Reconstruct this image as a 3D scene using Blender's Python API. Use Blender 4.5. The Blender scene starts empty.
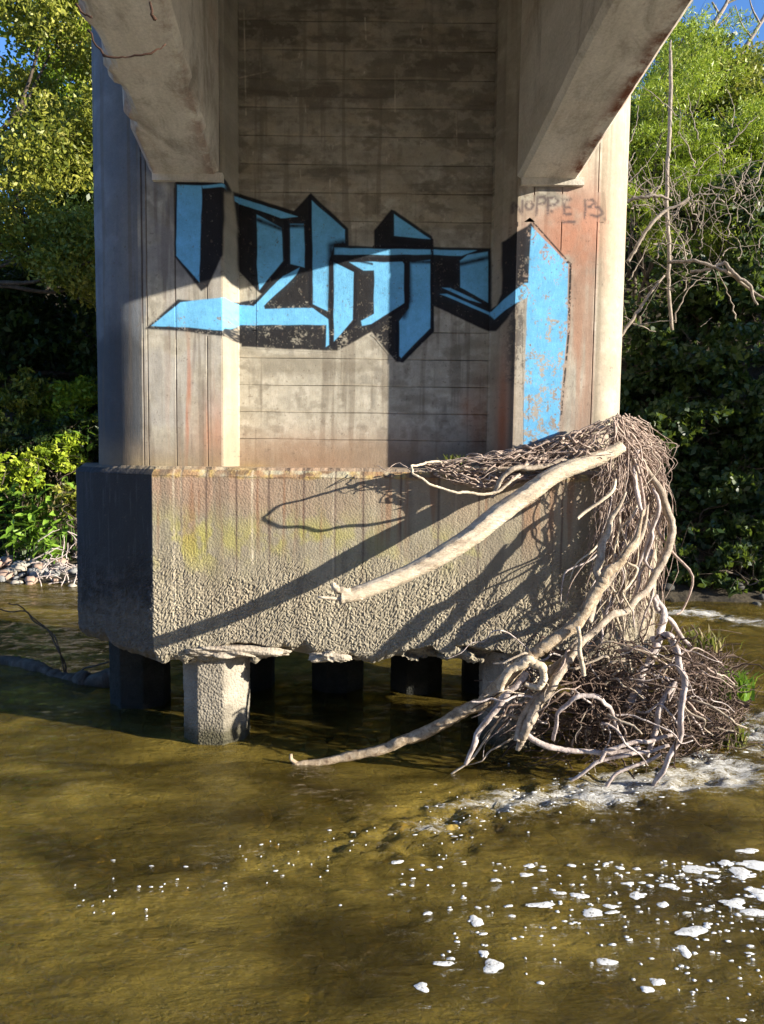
import bpy, math, random
import numpy as np
from mathutils import Vector, Matrix

random.seed(7); rng = np.random.default_rng(7)
scene = bpy.context.scene
C = scene.collection
R_ = math.radians

# ------------------------------------------------------------------ camera, sky, sun, exposure
EYE = 1.955                                  # eye height above the water (water surface is z = 0)
PITCH, ROLL, FPX = R_(4.5), R_(0.7), 770.0
fw = np.array([0, math.cos(PITCH), -math.sin(PITCH)])
r0 = np.array([1.0, 0, 0]); u0 = np.cross(r0, fw)
RT = r0 * math.cos(ROLL) + u0 * math.sin(ROLL)
UP = u0 * math.cos(ROLL) - r0 * math.sin(ROLL)
cam = bpy.data.cameras.new('camera'); cob = bpy.data.objects.new('camera', cam); C.objects.link(cob)
cam.sensor_fit = 'VERTICAL'; cam.sensor_height = 24; cam.lens = 24 * FPX / 1024
cam.clip_start = 0.05; cam.clip_end = 800
cob.matrix_world = Matrix(((RT[0], UP[0], -fw[0], 0), (RT[1], UP[1], -fw[1], 0), (RT[2], UP[2], -fw[2], EYE), (0, 0, 0, 1)))
scene.camera = cob

SUN_EL = R_(17.0); SUN_AZ = R_(70.0)         # azimuth measured from the pier's front normal (-y) towards +x
to_sun = Vector((math.sin(SUN_AZ) * math.cos(SUN_EL), -math.cos(SUN_AZ) * math.cos(SUN_EL), math.sin(SUN_EL)))
w = bpy.data.worlds.new('World'); scene.world = w; w.use_nodes = True
nt = w.node_tree; bg = nt.nodes['Background']
sky = nt.nodes.new('ShaderNodeTexSky'); sky.sky_type = 'NISHITA'; sky.sun_disc = False
sky.sun_elevation = SUN_EL; sky.sun_rotation = math.atan2(to_sun.x, to_sun.y)
sky.air_density = 1.0; sky.dust_density = 0.0; sky.ozone_density = 6.0; sky.altitude = 1500
nt.links.new(sky.outputs[0], bg.inputs[0]); bg.inputs[1].default_value = 0.10
sl = bpy.data.lights.new('sun', 'SUN'); sl.energy = 4.6; sl.angle = R_(0.5); sl.color = (1.0, 0.915, 0.775)
so = bpy.data.objects.new('sun', sl); C.objects.link(so)
so.rotation_euler = to_sun.to_track_quat('Z', 'Y').to_euler(); so.location = (20, -10, 20)
scene.view_settings.view_transform = 'Standard'; scene.view_settings.look = 'None'
scene.view_settings.exposure = 1.68; scene.view_settings.gamma = 1
scene.cycles.max_bounces = 8; scene.cycles.transparent_max_bounces = 12
scene.cycles.caustics_reflective = True; scene.cycles.blur_glossy = 1.0; scene.cycles.caustics_refractive = False

# ------------------------------------------------------------------ helpers
def at(x, y, Y):                              # point of the photograph at distance Y
    d = fw * FPX + RT * (x - 382) + UP * (512 - y)
    p = d * Y / d[1]; return np.array([p[0], p[1], p[2] + EYE])
def onz(x, y, z=0.0):                         # point of the photograph on a level z
    d = fw * FPX + RT * (x - 382) + UP * (512 - y)
    p = d * (z - EYE) / d[2]; return np.array([p[0], p[1], z])

def tag(o, label=None, cat=None, group=None, kind=None):
    if label: o['label'] = label
    if cat: o['category'] = cat
    if group: o['group'] = group
    if kind: o['kind'] = kind
    return o
def empty(name, loc, label=None, cat=None, group=None):
    o = bpy.data.objects.new(name, None); C.objects.link(o); o.location = loc; o.empty_display_size = .1
    return tag(o, label, cat, group)

class MB:
    def __init__(s): s.v = []; s.f = []; s.n = 0; s.att = []
    def add(s, verts, faces, a=None):
        verts = np.asarray(verts, float).reshape(-1, 3)
        s.v.append(verts); s.f.append([tuple(int(i) + s.n for i in f) for f in faces]); s.n += len(verts)
    def box(s, lo, hi):
        x0, y0, z0 = lo; x1, y1, z1 = hi
        s.add([(x0,y0,z0),(x1,y0,z0),(x1,y1,z0),(x0,y1,z0),(x0,y0,z1),(x1,y0,z1),(x1,y1,z1),(x0,y1,z1)],
              [(0,3,2,1),(4,5,6,7),(0,1,5,4),(1,2,6,5),(2,3,7,6),(3,0,4,7)])
    def tube(s, pts, rad, sides=7, seg=4, jit=0.0, knots=0.0, cap=True):
        pts = np.asarray(pts, float); rad = np.broadcast_to(np.asarray(rad, float), (len(pts),)).copy()
        P, Rr = [], []
        n = len(pts)
        for i in range(n - 1):
            p0 = pts[max(i-1, 0)]; p1 = pts[i]; p2 = pts[i+1]; p3 = pts[min(i+2, n-1)]
            for k in range(seg):
                t = k / seg
                P.append(.5*((2*p1)+(-p0+p2)*t+(2*p0-5*p1+4*p2-p3)*t*t+(-p0+3*p1-3*p2+p3)*t**3))
                Rr.append(rad[i]*(1-t)+rad[i+1]*t)
        P.append(pts[-1]); Rr.append(rad[-1])
        P = np.array(P); Rr = np.array(Rr)
        if jit: P[1:-1] += rng.normal(0, 1, P[1:-1].shape) * (Rr[1:-1, None] * jit)
        if knots:
            kn = np.convolve(rng.normal(0, 1, len(Rr)+8), np.array([1, 2, 3, 2, 1])/4.4, 'same')[4:-4]; Rr = Rr * (1 + knots * kn.clip(-1.2, 1.8))
            lob = 1 + .12*rng.normal(0, 1, sides).clip(-1.2, 1.2)
        T = np.gradient(P, axis=0); T /= np.linalg.norm(T, axis=1)[:, None] + 1e-9
        ref = np.array([0, 0, 1.]) if abs(T[0][2]) < .9 else np.array([1., 0, 0])
        U = np.cross(T[0], ref); U /= np.linalg.norm(U)
        a = np.arange(sides) * 2 * math.pi / sides
        vs = []
        for i in range(len(P)):
            U = U - T[i] * (U @ T[i]); U /= np.linalg.norm(U) + 1e-9
            V = np.cross(T[i], U)
            rr = Rr[i] * (lob + knots*.3*rng.normal(0, 1, sides).clip(-1, 1) if knots and sides > 6 else np.ones(sides))
            vs.append(P[i] + np.cos(a)[:, None] * U * np.reshape(rr, (-1, 1)) + np.sin(a)[:, None] * V * np.reshape(rr, (-1, 1)))
        vs = np.concatenate(vs); fs = []
        for i in range(len(P) - 1):
            for k in range(sides):
                k2 = (k + 1) % sides
                fs.append((i*sides+k, i*sides+k2, (i+1)*sides+k2, (i+1)*sides+k))
        if cap:
            fs.append(tuple(range(sides))[::-1]); fs.append(tuple((len(P)-1)*sides + k for k in range(sides)))
        s.add(vs, fs)
    def build(s, name, mat, parent=None, smooth=True):
        me = bpy.data.meshes.new(name)
        v = np.concatenate(s.v); f = [q for l in s.f for q in l]
        if parent is not None: v = v - np.array(parent_loc(parent))
        me.from_pydata(v.tolist(), [], f); me.update()
        me.polygons.foreach_set('use_smooth', np.full(len(me.polygons), smooth, bool))
        o = bpy.data.objects.new(name, me); C.objects.link(o)
        if mat: me.materials.append(mat)
        if parent is not None: o.parent = parent
        return o
def parent_loc(p):
    l = np.zeros(3)
    while p is not None: l += np.array(p.location); p = p.parent
    return l
def quads_mesh(name, v, nq, mat, parent=None, tint=None, k=4):
    """nq separate k-gons whose vertices follow one another in v"""
    me = bpy.data.meshes.new(name); v = np.asarray(v, np.float32).reshape(-1, 3)
    if parent is not None: v = v - np.array(parent_loc(parent), np.float32)
    me.vertices.add(len(v)); me.vertices.foreach_set('co', v.ravel())
    me.loops.add(len(v)); me.loops.foreach_set('vertex_index', np.arange(len(v), dtype=np.int32))
    me.polygons.add(nq); me.polygons.foreach_set('loop_start', np.arange(nq, dtype=np.int32) * k)
    me.update(calc_edges=True)
    if tint is not None:
        a = me.attributes.new('tint', 'FLOAT', 'FACE'); a.data.foreach_set('value', np.asarray(tint, np.float32))
    me.materials.append(mat)
    o = bpy.data.objects.new(name, me); C.objects.link(o)
    if parent is not None: o.parent = parent
    return o
def grid_mesh(name, V, mat, parent=None, smooth=True, attrs=None, wrap=False):
    """V: (n, m, 3) array of vertices"""
    n, m, _ = V.shape
    idx = np.arange(n * m).reshape(n, m)
    if wrap: idx = np.concatenate([idx, idx[:, :1]], 1)
    q = np.stack([idx[:-1, :-1], idx[:-1, 1:], idx[1:, 1:], idx[1:, :-1]], -1).reshape(-1, 4)
    me = bpy.data.meshes.new(name); v = V.reshape(-1, 3)
    if parent is not None: v = v - parent_loc(parent)
    me.vertices.add(n * m); me.vertices.foreach_set('co', v.astype(np.float32).ravel())
    me.loops.add(q.size); me.loops.foreach_set('vertex_index', q.astype(np.int32).ravel())
    me.polygons.add(len(q)); me.polygons.foreach_set('loop_start', np.arange(len(q), dtype=np.int32) * 4)
    me.update(calc_edges=True)
    me.polygons.foreach_set('use_smooth', np.full(len(q), smooth, bool))
    for k, a in (attrs or {}).items():
        at_ = me.attributes.new(k, 'FLOAT', 'POINT'); at_.data.foreach_set('value', a.astype(np.float32).ravel())
    me.materials.append(mat)
    o = bpy.data.objects.new(name, me); C.objects.link(o)
    if parent is not None: o.parent = parent
    return o

def hash2(ix, iy, seed):
    h = (ix.astype(np.int64) * 374761393 + iy.astype(np.int64) * 668265263 + seed * 1442695041) & 0xffffffff
    h = ((h ^ (h >> 13)) * 1274126177) & 0xffffffff
    return ((h ^ (h >> 16)) & 0xffffff) / float(0xffffff)
def vnoise(x, y, seed=0):
    ix = np.floor(x); iy = np.floor(y); fx = x - ix; fy = y - iy
    fx = fx*fx*(3-2*fx); fy = fy*fy*(3-2*fy)
    a = hash2(ix, iy, seed); b = hash2(ix+1, iy, seed); c = hash2(ix, iy+1, seed); d = hash2(ix+1, iy+1, seed)
    return (a*(1-fx)+b*fx)*(1-fy)+(c*(1-fx)+d*fx)*fy
def fbm(x, y, seed=0, o=4, g=.5):
    s = 0; a = 1; t = 0
    for i in range(o):
        s = s + a * vnoise(x * 2**i + 17.3*i, y * 2**i - 9.1*i, seed + i); t += a; a *= g
    return s / t
def worley(x, y, seed=0):
    ix = np.floor(x); iy = np.floor(y); d = np.full(x.shape, 9.)
    for i in (-1, 0, 1):
        for j in (-1, 0, 1):
            cx = ix+i; cy = iy+j
            d = np.minimum(d, (cx+hash2(cx, cy, seed)-x)**2 + (cy+hash2(cx, cy, seed+5)-y)**2)
    return np.sqrt(d)
def sst(a, b, x):
    t = np.clip((x-a)/(b-a), 0, 1); return t*t*(3-2*t)
def blob(X, Z, cx, cz, rx, rz): return np.exp(-((X-cx)/rx)**2-((Z-cz)/rz)**2)

# ------------------------------------------------------------------ material helpers
def mat(name):
    m = bpy.data.materials.new(name); m.use_nodes = True; nt = m.node_tree
    b = nt.nodes['Principled BSDF']; b.inputs['Specular IOR Level'].default_value = 0.25
    return m, nt, b
def N(nt, t, **k):
    n = nt.nodes.new(t)
    for a, v in k.items():
        if a in n.inputs: n.inputs[a].default_value = v
        else: setattr(n, a, v)
    return n
def ramp(nt, src, stops):
    r = nt.nodes.new('ShaderNodeValToRGB'); e = r.color_ramp.elements
    e[0].position, e[0].color = stops[0][0], (*stops[0][1], 1)
    e[1].position, e[1].color = stops[-1][0], (*stops[-1][1], 1)
    for p, c in stops[1:-1]:
        q = e.new(p); q.color = (*c, 1)
    nt.links.new(src, r.inputs[0]); return r.outputs[0]
def mixc(nt, fac, a, b, mode='MIX'):
    m = nt.nodes.new('ShaderNodeMix'); m.data_type = 'RGBA'; m.blend_type = mode
    for s, v in ((m.inputs[0], fac), (m.inputs[6], a), (m.inputs[7], b)):
        if hasattr(v, 'is_output'): nt.links.new(v, s)
        else: s.default_value = v if not isinstance(v, tuple) else (*v, 1)
    return m.outputs[2]
def math_(nt, op, a, b=0.0, c=0.0):
    m = nt.nodes.new('ShaderNodeMath'); m.operation = op
    for s, v in zip(m.inputs, (a, b, c)):
        if hasattr(v, 'is_output'): nt.links.new(v, s)
        else: s.default_value = v
    return m.outputs[0]
def noise(nt, vec, scale, detail=6, rough=.6, dist=0.0):
    n = N(nt, 'ShaderNodeTexNoise', Scale=scale, Detail=detail, Roughness=rough, Distortion=dist)
    nt.links.new(vec, n.inputs['Vector']); return n.outputs[0]
def mapped(nt, vec, scale):
    m = N(nt, 'ShaderNodeMapping'); m.inputs['Scale'].default_value = scale; nt.links.new(vec, m.inputs[0]); return m.outputs[0]
def N_sep(nt, c):
    q = nt.nodes.new('ShaderNodeSeparateColor'); nt.links.new(c, q.inputs[0]); return q.outputs[0]
def bump(nt, h, strength, dist, normal=None):
    b = N(nt, 'ShaderNodeBump', Strength=strength, Distance=dist); nt.links.new(h, b.inputs['Height'])
    if normal is not None: nt.links.new(normal, b.inputs['Normal'])
    return b.outputs[0]

# ------------------------------------------------------------------ pier surface colour (concrete stains + spray paint), drawn once over the pier's elevation
TX0, TX1, TZ0, TZ1, TP = -2.45, 2.15, 0.4, 5.7, 0.004
tw, th = int((TX1-TX0)/TP), int((TZ1-TZ0)/TP)
X, Z = np.meshgrid(TX0 + (np.arange(tw)+.5)*TP, TZ0 + (np.arange(th)+.5)*TP)
def GN(sx_, sz_, seed):                       # value noise over the regular (X, Z) grid, interpolated axis by axis
    x = (X[0]*sx_); z = (Z[:, 0]*sz_); x = x-x.min()+.37; z = z-z.min()+.61
    ix = np.floor(x).astype(int); iz = np.floor(z).astype(int); fx = x-ix; fz = z-iz; fx = fx*fx*(3-2*fx); fz = (fz*fz*(3-2*fz))[:, None]
    L = np.random.default_rng(seed).random((iz.max()+2, ix.max()+2)).astype(np.float32)
    A = L[:, ix]*(1-fx)+L[:, ix+1]*fx
    return A[iz]*(1-fz)+A[iz+1]*fz
def FB(sx_, sz_, seed=0, o=4, g=.5):
    s = 0; a = 1; t = 0
    for i in range(o): s = s+a*GN(sx_*2**i, sz_*2**i, seed*31+i); t += a; a *= g
    return s/t
Z1 = Z[:, :1]; X1 = X[:1]
CF, WF, KF = 5.10, 5.40, 4.90                # planes: column front, recessed wall, cap front
CAP_T, CAP_B = 1.842, 0.585
def depth_of(px):
    return float(np.interp(px, [0, 222, 240, 490, 508, 764], [CF, CF, WF, WF, CF, CF]))
def g2w(pts):
    o = [at(x, y, depth_of(x)) for x, y in pts]; return np.array([(p[0], p[2]) for p in o])
def seg_dist(px, pz, a, b):
    d = b - a; t = np.clip(((px-a[0])*d[0]+(pz-a[1])*d[1])/(d@d+1e-12), 0, 1)
    return np.hypot(px-a[0]-t*d[0], pz-a[1]-t*d[1])
def raster(pts, soft, wob=.004):
    P = g2w(pts); m = np.zeros(X.shape); pad = soft*2+.03
    i0, i1 = np.clip([int((P[:,0].min()-pad-TX0)/TP), int((P[:,0].max()+pad-TX0)/TP)+1], 0, tw)
    j0, j1 = np.clip([int((P[:,1].min()-pad-TZ0)/TP), int((P[:,1].max()+pad-TZ0)/TP)+1], 0, th)
    x = X[j0:j1, i0:i1]; z = Z[j0:j1, i0:i1]
    x = x + (fbm(x*9, z*9, 71, 2)-.5)*wob*2; z = z + (fbm(x*9, z*9, 75, 2)-.5)*wob*2
    ins = np.zeros(x.shape, bool); dist = np.full(x.shape, 9.)
    for k in range(len(P)):
        a, b = P[k], P[(k+1) % len(P)]
        dist = np.minimum(dist, seg_dist(x, z, a, b))
        c = (a[1] > z) != (b[1] > z)
        xi = a[0] + (z-a[1])*(b[0]-a[0])/((b[1]-a[1]) if abs(b[1]-a[1]) > 1e-9 else 1e-9)
        ins ^= c & (x < xi)
    sd = np.where(ins, dist, -dist)
    m[j0:j1, i0:i1] = sst(-soft, soft, sd); return m
def stroke(pts, wd, soft=.006):
    P = g2w(pts); m = np.zeros(X.shape); pad = wd+soft+.02
    i0, i1 = np.clip([int((P[:,0].min()-pad-TX0)/TP), int((P[:,0].max()+pad-TX0)/TP)+1], 0, tw)
    j0, j1 = np.clip([int((P[:,1].min()-pad-TZ0)/TP), int((P[:,1].max()+pad-TZ0)/TP)+1], 0, th)
    x = X[j0:j1, i0:i1]; z = Z[j0:j1, i0:i1]; d = np.full(x.shape, 9.)
    for a, b in zip(P[:-1], P[1:]): d = np.minimum(d, seg_dist(x, z, a, b))
    m[j0:j1, i0:i1] = 1 - sst(wd-soft, wd+soft, d); return m

BLACK = [  # faces and outlines sprayed black
 [(175,181),(228,183),(232,191),(226,196),(224,256),(208,286),(201,291),(197,285),(174.5,257)],
 [(233,191),(240,193.5),(294,211),(311,193),(348.5,229),(348.5,245.5),(374,247),(374,231),(391,209.5),(395,210.5),(432,236.5),(432,247),(491.5,247.5),
  (491.5,309),(497,305),(503,292),(503,240),(508,236),(527,226),(531,222),(533,226),(530,284),(508,318),(495,332),(433.5,306),(433.5,332),(403,362.5),(396,362),(371.5,332),(337,351),
  (241,347),(240,322),(300,322),(258,292),(239,271),(236,217)],
 [(145,329),(178.5,299),(204,302),(223,300.5),(240.5,302),(256,299.5),(263,292),(300,270),(340,260),(340,350),(300,349),(241,344),(222,336),(180,331)],
]
BLUE = [
 [(177,185),(202,185.7),(199.5,282),(176,256)],
 [(202,185.7),(226.5,187),(226.5,190.5),(203,188.5)],
 [(234.5,196),(240,197.5),(298,217),(281,218.5),(240,204),(235,201)],
 [(256.5,214.8),(281.6,228),(283,261),(259.3,290),(257.6,280)],
 [(290,224),(304,224),(304.8,268),(290.6,264)],
 [(312,200.6),(345,229.7),(345,243),(334,244),(329,262),(328,311),(313,304)],
 [(334,247.7),(360,248.5),(477,250.6),(461.4,256),(430,254.8),(334,254.8)],
 [(333.5,262),(354,272),(353,320),(334,341.5)],
 [(349.4,262),(402,262),(404,264.4),(404,303),(371.4,324),(362,326),(361,321),(374,314),(374,270.7),(363.6,270.7)],
 [(394,214),(430.3,239),(394,236)],
 [(410,262),(430.3,260),(430.3,328),(401,358),(399,356),(399.5,321),(409,308)],
 [(460,261),(467.7,255),(488,252),(488,302.5),(460,287.5)],
 [(442,287.5),(450,288),(481,303),(469,300.5)],
 [(440,294),(447,294),(491,312.5),(506,297),(524,283),(530,283),(527,297),(507,308),(494,320),(489,315)],
 [(531.5,226.5),(568,264),(567,330),(560,405),(559,433),(523,447),(524,395),(528,279)],
 [(151,326),(181,302),(240,305),(254,306),(283,276),(300,268),(297,274),(264,306),(265,309),(313,308),(328.5,319),(329,345),(326,347),(326.5,325),(240,325),(222,330.5),(190,327.5)],
]
FUZZ = [([(331,262),(331,246),(343,243)], .035), ([(331,262),(330,305)], .028), ([(408,262),(409,300),(404,316)], .030), ([(394,240),(430,246)], .028),
        ([(258,220),(281,229)], .022), ([(290,226),(304,226)], .02), ([(461,264),(487,258)], .022), ([(412,262),(430,262)], .018), ([(349,259),(372,264)], .012)]
LINES = [([(566,262),(570.5,264),(569,330),(562,405),(560,432)], .006), ([(531,220),(570.5,264)], .005), ([(570.5,264),(569,315)], .006),
         ([(355.5,271),(355,321),(334,345)], .012), ([(332,262),(331.5,345)], .010), ([(332,260),(356,271)], .010), ([(374,247),(432,247)], .010), ([(406,262),(406.5,304),(371,327)], .012),
         ([(349,259),(404,259.5)], .012), ([(310,196),(310,304)], .010), ([(286,222),(286.5,262),(262,291)], .014), ([(307.5,222),(307.5,270)], .014), ([(432,240),(432.5,331),(402,361)], .010), ([(397,322),(397,359)], .010)]
TAGS = [[(75,165),(75,112),(120,186),(122,115)], [(150,120),(138,142),(150,160),(170,158),(182,138),(168,120),(150,120)], [(198,192),(205,95),(238,92),(252,110),(240,128),(208,132)],
        [(262,185),(262,98),(300,98),(316,115),(300,134),(266,140)], [(281,170),(286,172)], [(385,106),(350,110),(350,188),(385,186)], [(350,150),(380,150)], [(345,228),(405,229)],
        [(465,206),(465,110),(505,108),(520,128),(482,146),(540,150),(562,182),(532,200),(490,190)], [(571,210),(575,213)]]

fine = FB(40, 40, 3, 3); med = FB(7, 7, 11, 5); big = FB(1.7, 1.7, 21, 5)
vstr = FB(22, 1.3, 31, 4); hstr = FB(1.6, 14, 41, 5); speck = GN(120, 120, 55)
col = np.empty(X.shape+(3,))
def lay(mask, c, a=1.0):
    global col
    m = np.clip(mask*a, 0, 1)[..., None]; col = col*(1-m)+np.array(c)*m
iswall = (X > -1.003) & (X < .733) & (Z > CAP_T-.02)
isleft = (X <= -1.003) & (Z > CAP_T-.02); isright = (X >= .733) & (Z > CAP_T-.02)
iscap = Z <= CAP_T-.02
col[:] = (.375, .345, .28)
col *= (0.62+.76*(med*.55+fine*.45))[..., None]
lay(sst(.50, .68, big*.4+vstr*.6)*(1-iswall), (.20, .18, .145), .55); lay(sst(.56, .74, FB(9, 3.5, 171, 5)), (.15, .135, .115), .55); lay(sst(.60, .78, FB(14, 14, 173, 5)), (.50, .46, .385), .5)
# recessed wall: dark damp upper half with horizontal board bands, paler below
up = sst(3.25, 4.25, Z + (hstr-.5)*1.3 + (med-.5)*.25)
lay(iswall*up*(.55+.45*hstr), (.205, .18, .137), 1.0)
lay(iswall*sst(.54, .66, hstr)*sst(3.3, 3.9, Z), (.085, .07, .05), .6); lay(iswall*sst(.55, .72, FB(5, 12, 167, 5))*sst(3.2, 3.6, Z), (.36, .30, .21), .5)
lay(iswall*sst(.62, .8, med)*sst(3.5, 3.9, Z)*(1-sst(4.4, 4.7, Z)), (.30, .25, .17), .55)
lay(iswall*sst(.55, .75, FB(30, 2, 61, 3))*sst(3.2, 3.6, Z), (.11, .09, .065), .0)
for (a, b) in ([(260,60),(261,86)], [(244,10),(246,115)], [(365,18),(366,40)], [(456,112),(457,145)], [(395,70),(395,112)], [(404,55),(404,60)], [(232,69),(270,71)], [(300,170),(301,182)], [(330,180),(330,195)]):
    lay(stroke([a, b], .0045, .003), (.55, .48, .36), .6)
scr = np.zeros(X.shape)
for a in range(34):
    x = rng.uniform(250, 480); y = rng.uniform(20, 230)
    scr = np.maximum(scr, stroke([(x, y), (x+rng.normal(0, .6), y+abs(rng.normal(3, 4)))], rng.uniform(.0025, .006), .003))
lay(scr, (.6, .55, .45), .5)
for pl in ([(345,148),(370,140),(395,158),(385,150)], [(400,135),(420,125),(440,150),(424,158)], [(395,112),(408,118),(418,116)]):
    lay(stroke(pl, .008, .008), (.28, .235, .165), .45)
mott = FB(5.3, 9.1, 195, 6, .6); mot2 = FB(13.7, 17.3, 197, 5, .6)
lay(iswall*sst(.50, .64, mott)*sst(3.1, 3.7, Z), (.12, .10, .072), .6); lay(iswall*sst(.52, .66, 1-mott)*sst(3.1, 3.7, Z), (.27, .235, .175), .55); lay(iswall*sst(.54, .7, mot2), (.15, .128, .095), .4); lay(iswall*sst(.56, .7, 1-mot2), (.36, .32, .25), .35)
# board joints of the wall
for zb in np.arange(CAP_T+.19, 5.6, .186):
    zz = zb + .004*np.sin(X*9+zb*7)
    lay(iswall*np.exp(-((Z-zz)/.004)**2)*(.35+.65*(fbm(X1*6, X1*0+zb*5, 81, 3) > .45)), (.12, .10, .07), .42)
    lay(iswall*np.exp(-((Z-zz-.01)/.006)**2)*(vnoise(X1*3, X1*0+zb*9, 83) > .6), (.45, .38, .27), .3)
lay(iswall*sst(.52, .70, FB(2.5, 9, 181, 5))*(1-sst(3.0, 3.6, Z)), (.21, .185, .14), .6); lay(iswall*sst(.6, .75, FB(24, 1.1, 183, 3)), (.14, .115, .085), .5)
# rusty pink foot of the wall and yellow lichen
lay(iswall*blob(X, Z, -.55, 1.86, .65, .17)*(.4+.8*med), (.42, .215, .12), .85)
lay(iswall*blob(X, Z, -.90, 1.81, .12, .05)*(.4+med), (.50, .33, .05), .8)
lay(iswall*blob(X, Z, .15, 1.9, .55, .22)*(.3+.6*vstr), (.28, .20, .14), .6)
lay(iswall*blob(X, Z, .67, 2.1, .06, .35)*(.3+.7*vstr), (.30, .10, .04), .8)
lay(iswall*blob(X, Z, .58, 2.25, .05, .12)*med, (.40, .16, .08), .8)
# left column: grey weathered, red streaks low, dark form joints
lay(isleft*sst(.35, .6, med), (.33, .315, .29), .6); lay(isleft*sst(.5, .72, FB(7, 6, 175, 5))*sst(2.6, 3.2, Z), (.16, .155, .15), .7); lay(isleft*sst(.55, .7, FB(18, 1.2, 177, 4)), (.13, .10, .085), .6)
lay((X < -1.60)*isleft, (.135, .148, .165), .85); lay((X < -1.62)*isleft*sst(.5, .75, med), (.24, .255, .27), .5); lay((X < -1.585)*isleft*(1-sst(2.6, 2.9, Z+.2*(med-.5))), (.05, .054, .06), .8)  # slate nose, darker low down: shade of the side turned from the sun, painted in
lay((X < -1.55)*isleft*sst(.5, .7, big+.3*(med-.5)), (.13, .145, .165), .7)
lay(isleft*blob(X, Z, -1.25, 2.15, .12, .5)*sst(.42, .65, vstr), (.40, .16, .09), .85)
lay(isleft*blob(X, Z, -1.1, 1.95, .14, .3), (.42, .20, .11), .7)
lay(isleft*blob(X, Z, -1.35, 1.83, .35, .08)*med, (.55, .38, .08), .7)
lay(isleft*blob(X, Z, -1.45, 3.35, .25, .3)*sst(.45, .6, med), (.22, .205, .2), .6)
for xj, wz, aa in ((-1.575, .006, .8), (-1.545, .004, .7), (-1.36, .0045, .9), (-1.155, .0035, .7)):
    xx = xj + .006*(fbm(Z1*5, Z1*0+xj*9, 91, 3)-.5)
    lay(isleft*np.exp(-((X-xx)/wz)**2)*(.25+.75*(fbm(Z1*4, Z1*0+xj*3, 93, 3) > .40)), (.07, .045, .04), aa)
lay((isleft | isright)*sst(.58, .72, FB(30, .9, 179, 3)), (.13, .105, .08), .45)
lay((isleft | isright | iswall)*(1-sst(.0, .22, Z-CAP_T-.1*med)), (.21, .165, .115), .6)
# splayed reveals
lay(isleft*(X > -1.065), (.28, .245, .18), .6)  # left reveal darkened to offset the sun striking it squarely
lay(isright*(X < .87)*(.5+.5*vstr), (.26, .215, .15), .6)
lay(isright*(X < .86)*blob(X, Z, .80, 2.15, .035, .45), (.30, .09, .035), .9)
lay(isright*(X < .86)*blob(X, Z, .845, 2.35, .012, .8), (.05, .035, .03), .85)
# right column: warm, large red-brown wash, sunward nose darkened to offset the strong sun
lay(isright*blob(X, Z, 1.2, 3.35, .30, .34)*sst(.3, .65, med), (.40, .17, .10), .9)
lay(isright*blob(X, Z, 1.27, 2.6, .12, .8)*sst(.25, .6, vstr), (.36, .20, .13), .85)
lay(isright*blob(X, Z, 1.45, 3.45, .25, .16)*(.2+.9*med), (.55, .27, .18), .65)
lay(isright*(X > 1.38)*(.4+.6*hstr), (.30, .25, .175), .85)
lay(isright*blob(X, Z, 1.0, 2.2, .25, .35)*med, (.40, .28, .21), .6)
for xj, wz, aa in ((.955, .0045, .8), (1.135, .003, .5), (1.365, .004, .6)):
    xx = xj + .005*(fbm(Z1*5, Z1*0+xj*9, 97, 3)-.5)
    lay(isright*np.exp(-((X-xx)/wz)**2)*(.3+.7*(fbm(Z1*4, Z1*0+xj*3, 99, 3) > .42)), (.12, .07, .05), aa)
# pile cap: pink-brown band on top, yellow lichen, bare aggregate below
cz = Z + (med-.5)*.25 + (big-.5)*.2
lay(iscap, (.268, .235, .165), .85); lay(iscap*sst(.45, .7, big*.5+med*.5), (.20, .165, .12), .55)
lay(iscap*sst(1.40, 1.66, cz)*(.5+.5*med), (.29, .215, .15), .6)
lay(iscap*sst(1.48, 1.75, cz)*blob(X, Z, -1.15, 1.7, .55, .3), (.38, .20, .135), .4)
lay(iscap*sst(1.45, 1.7, cz)*sst(.2, .9, X), (.36, .29, .21), .7)
topb = sst(1.765, 1.79, Z+.03*(med-.5))*(Z < 1.9)*(X > -1.6)*(X < 1.5); lay(topb*iscap, (.30, .19, .10), .9); lay(topb*iscap*sst(.45, .6, FB(16, 22, 185, 4)), (.46, .33, .12), .8); lay(topb*iscap*sst(.52, .66, FB(20, 26, 187, 4)), (.13, .08, .05), .8); lay(topb*iscap*sst(.55, .7, FB(9, 20, 189, 4)), (.40, .38, .28), .7)
lay(iscap*blob(X, Z, -1.22, 1.36, .30, .17)*sst(.42, .62, FB(12, 9, 101, 4)), (.34, .31, .085), .95)
lay(iscap*blob(X, Z, -.55, 1.40, .5, .13)*sst(.42, .66, FB(11, 8, 103, 4)), (.32, .29, .09), .9)
lay(iscap*blob(X, Z, .35, 1.33, .4, .12)*sst(.5, .7, FB(11, 8, 105, 4)), (.36, .34, .10), .5)
lay(iscap*(1-sst(.95, 1.3, cz))*sst(.3, .8, speck), (.42, .355, .26), .5)
lay(iscap*(1-sst(.8, 1.3, cz))*sst(.6, .9, 1-speck), (.18, .155, .12), .5)
for xj in (-1.28, -1.12, -.93, -.72, -.50, -.30, -.12, .12, .36, .62, .9, 1.15):
    xx = xj + .008*(fbm(Z1*6, Z1*0+xj*7, 111, 3)-.5)
    lay(iscap*np.exp(-((X-xx)/.007)**2)*sst(1.0+.25*math.sin(xj*9), 1.5, Z), (.09, .06, .05), .85)
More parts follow.
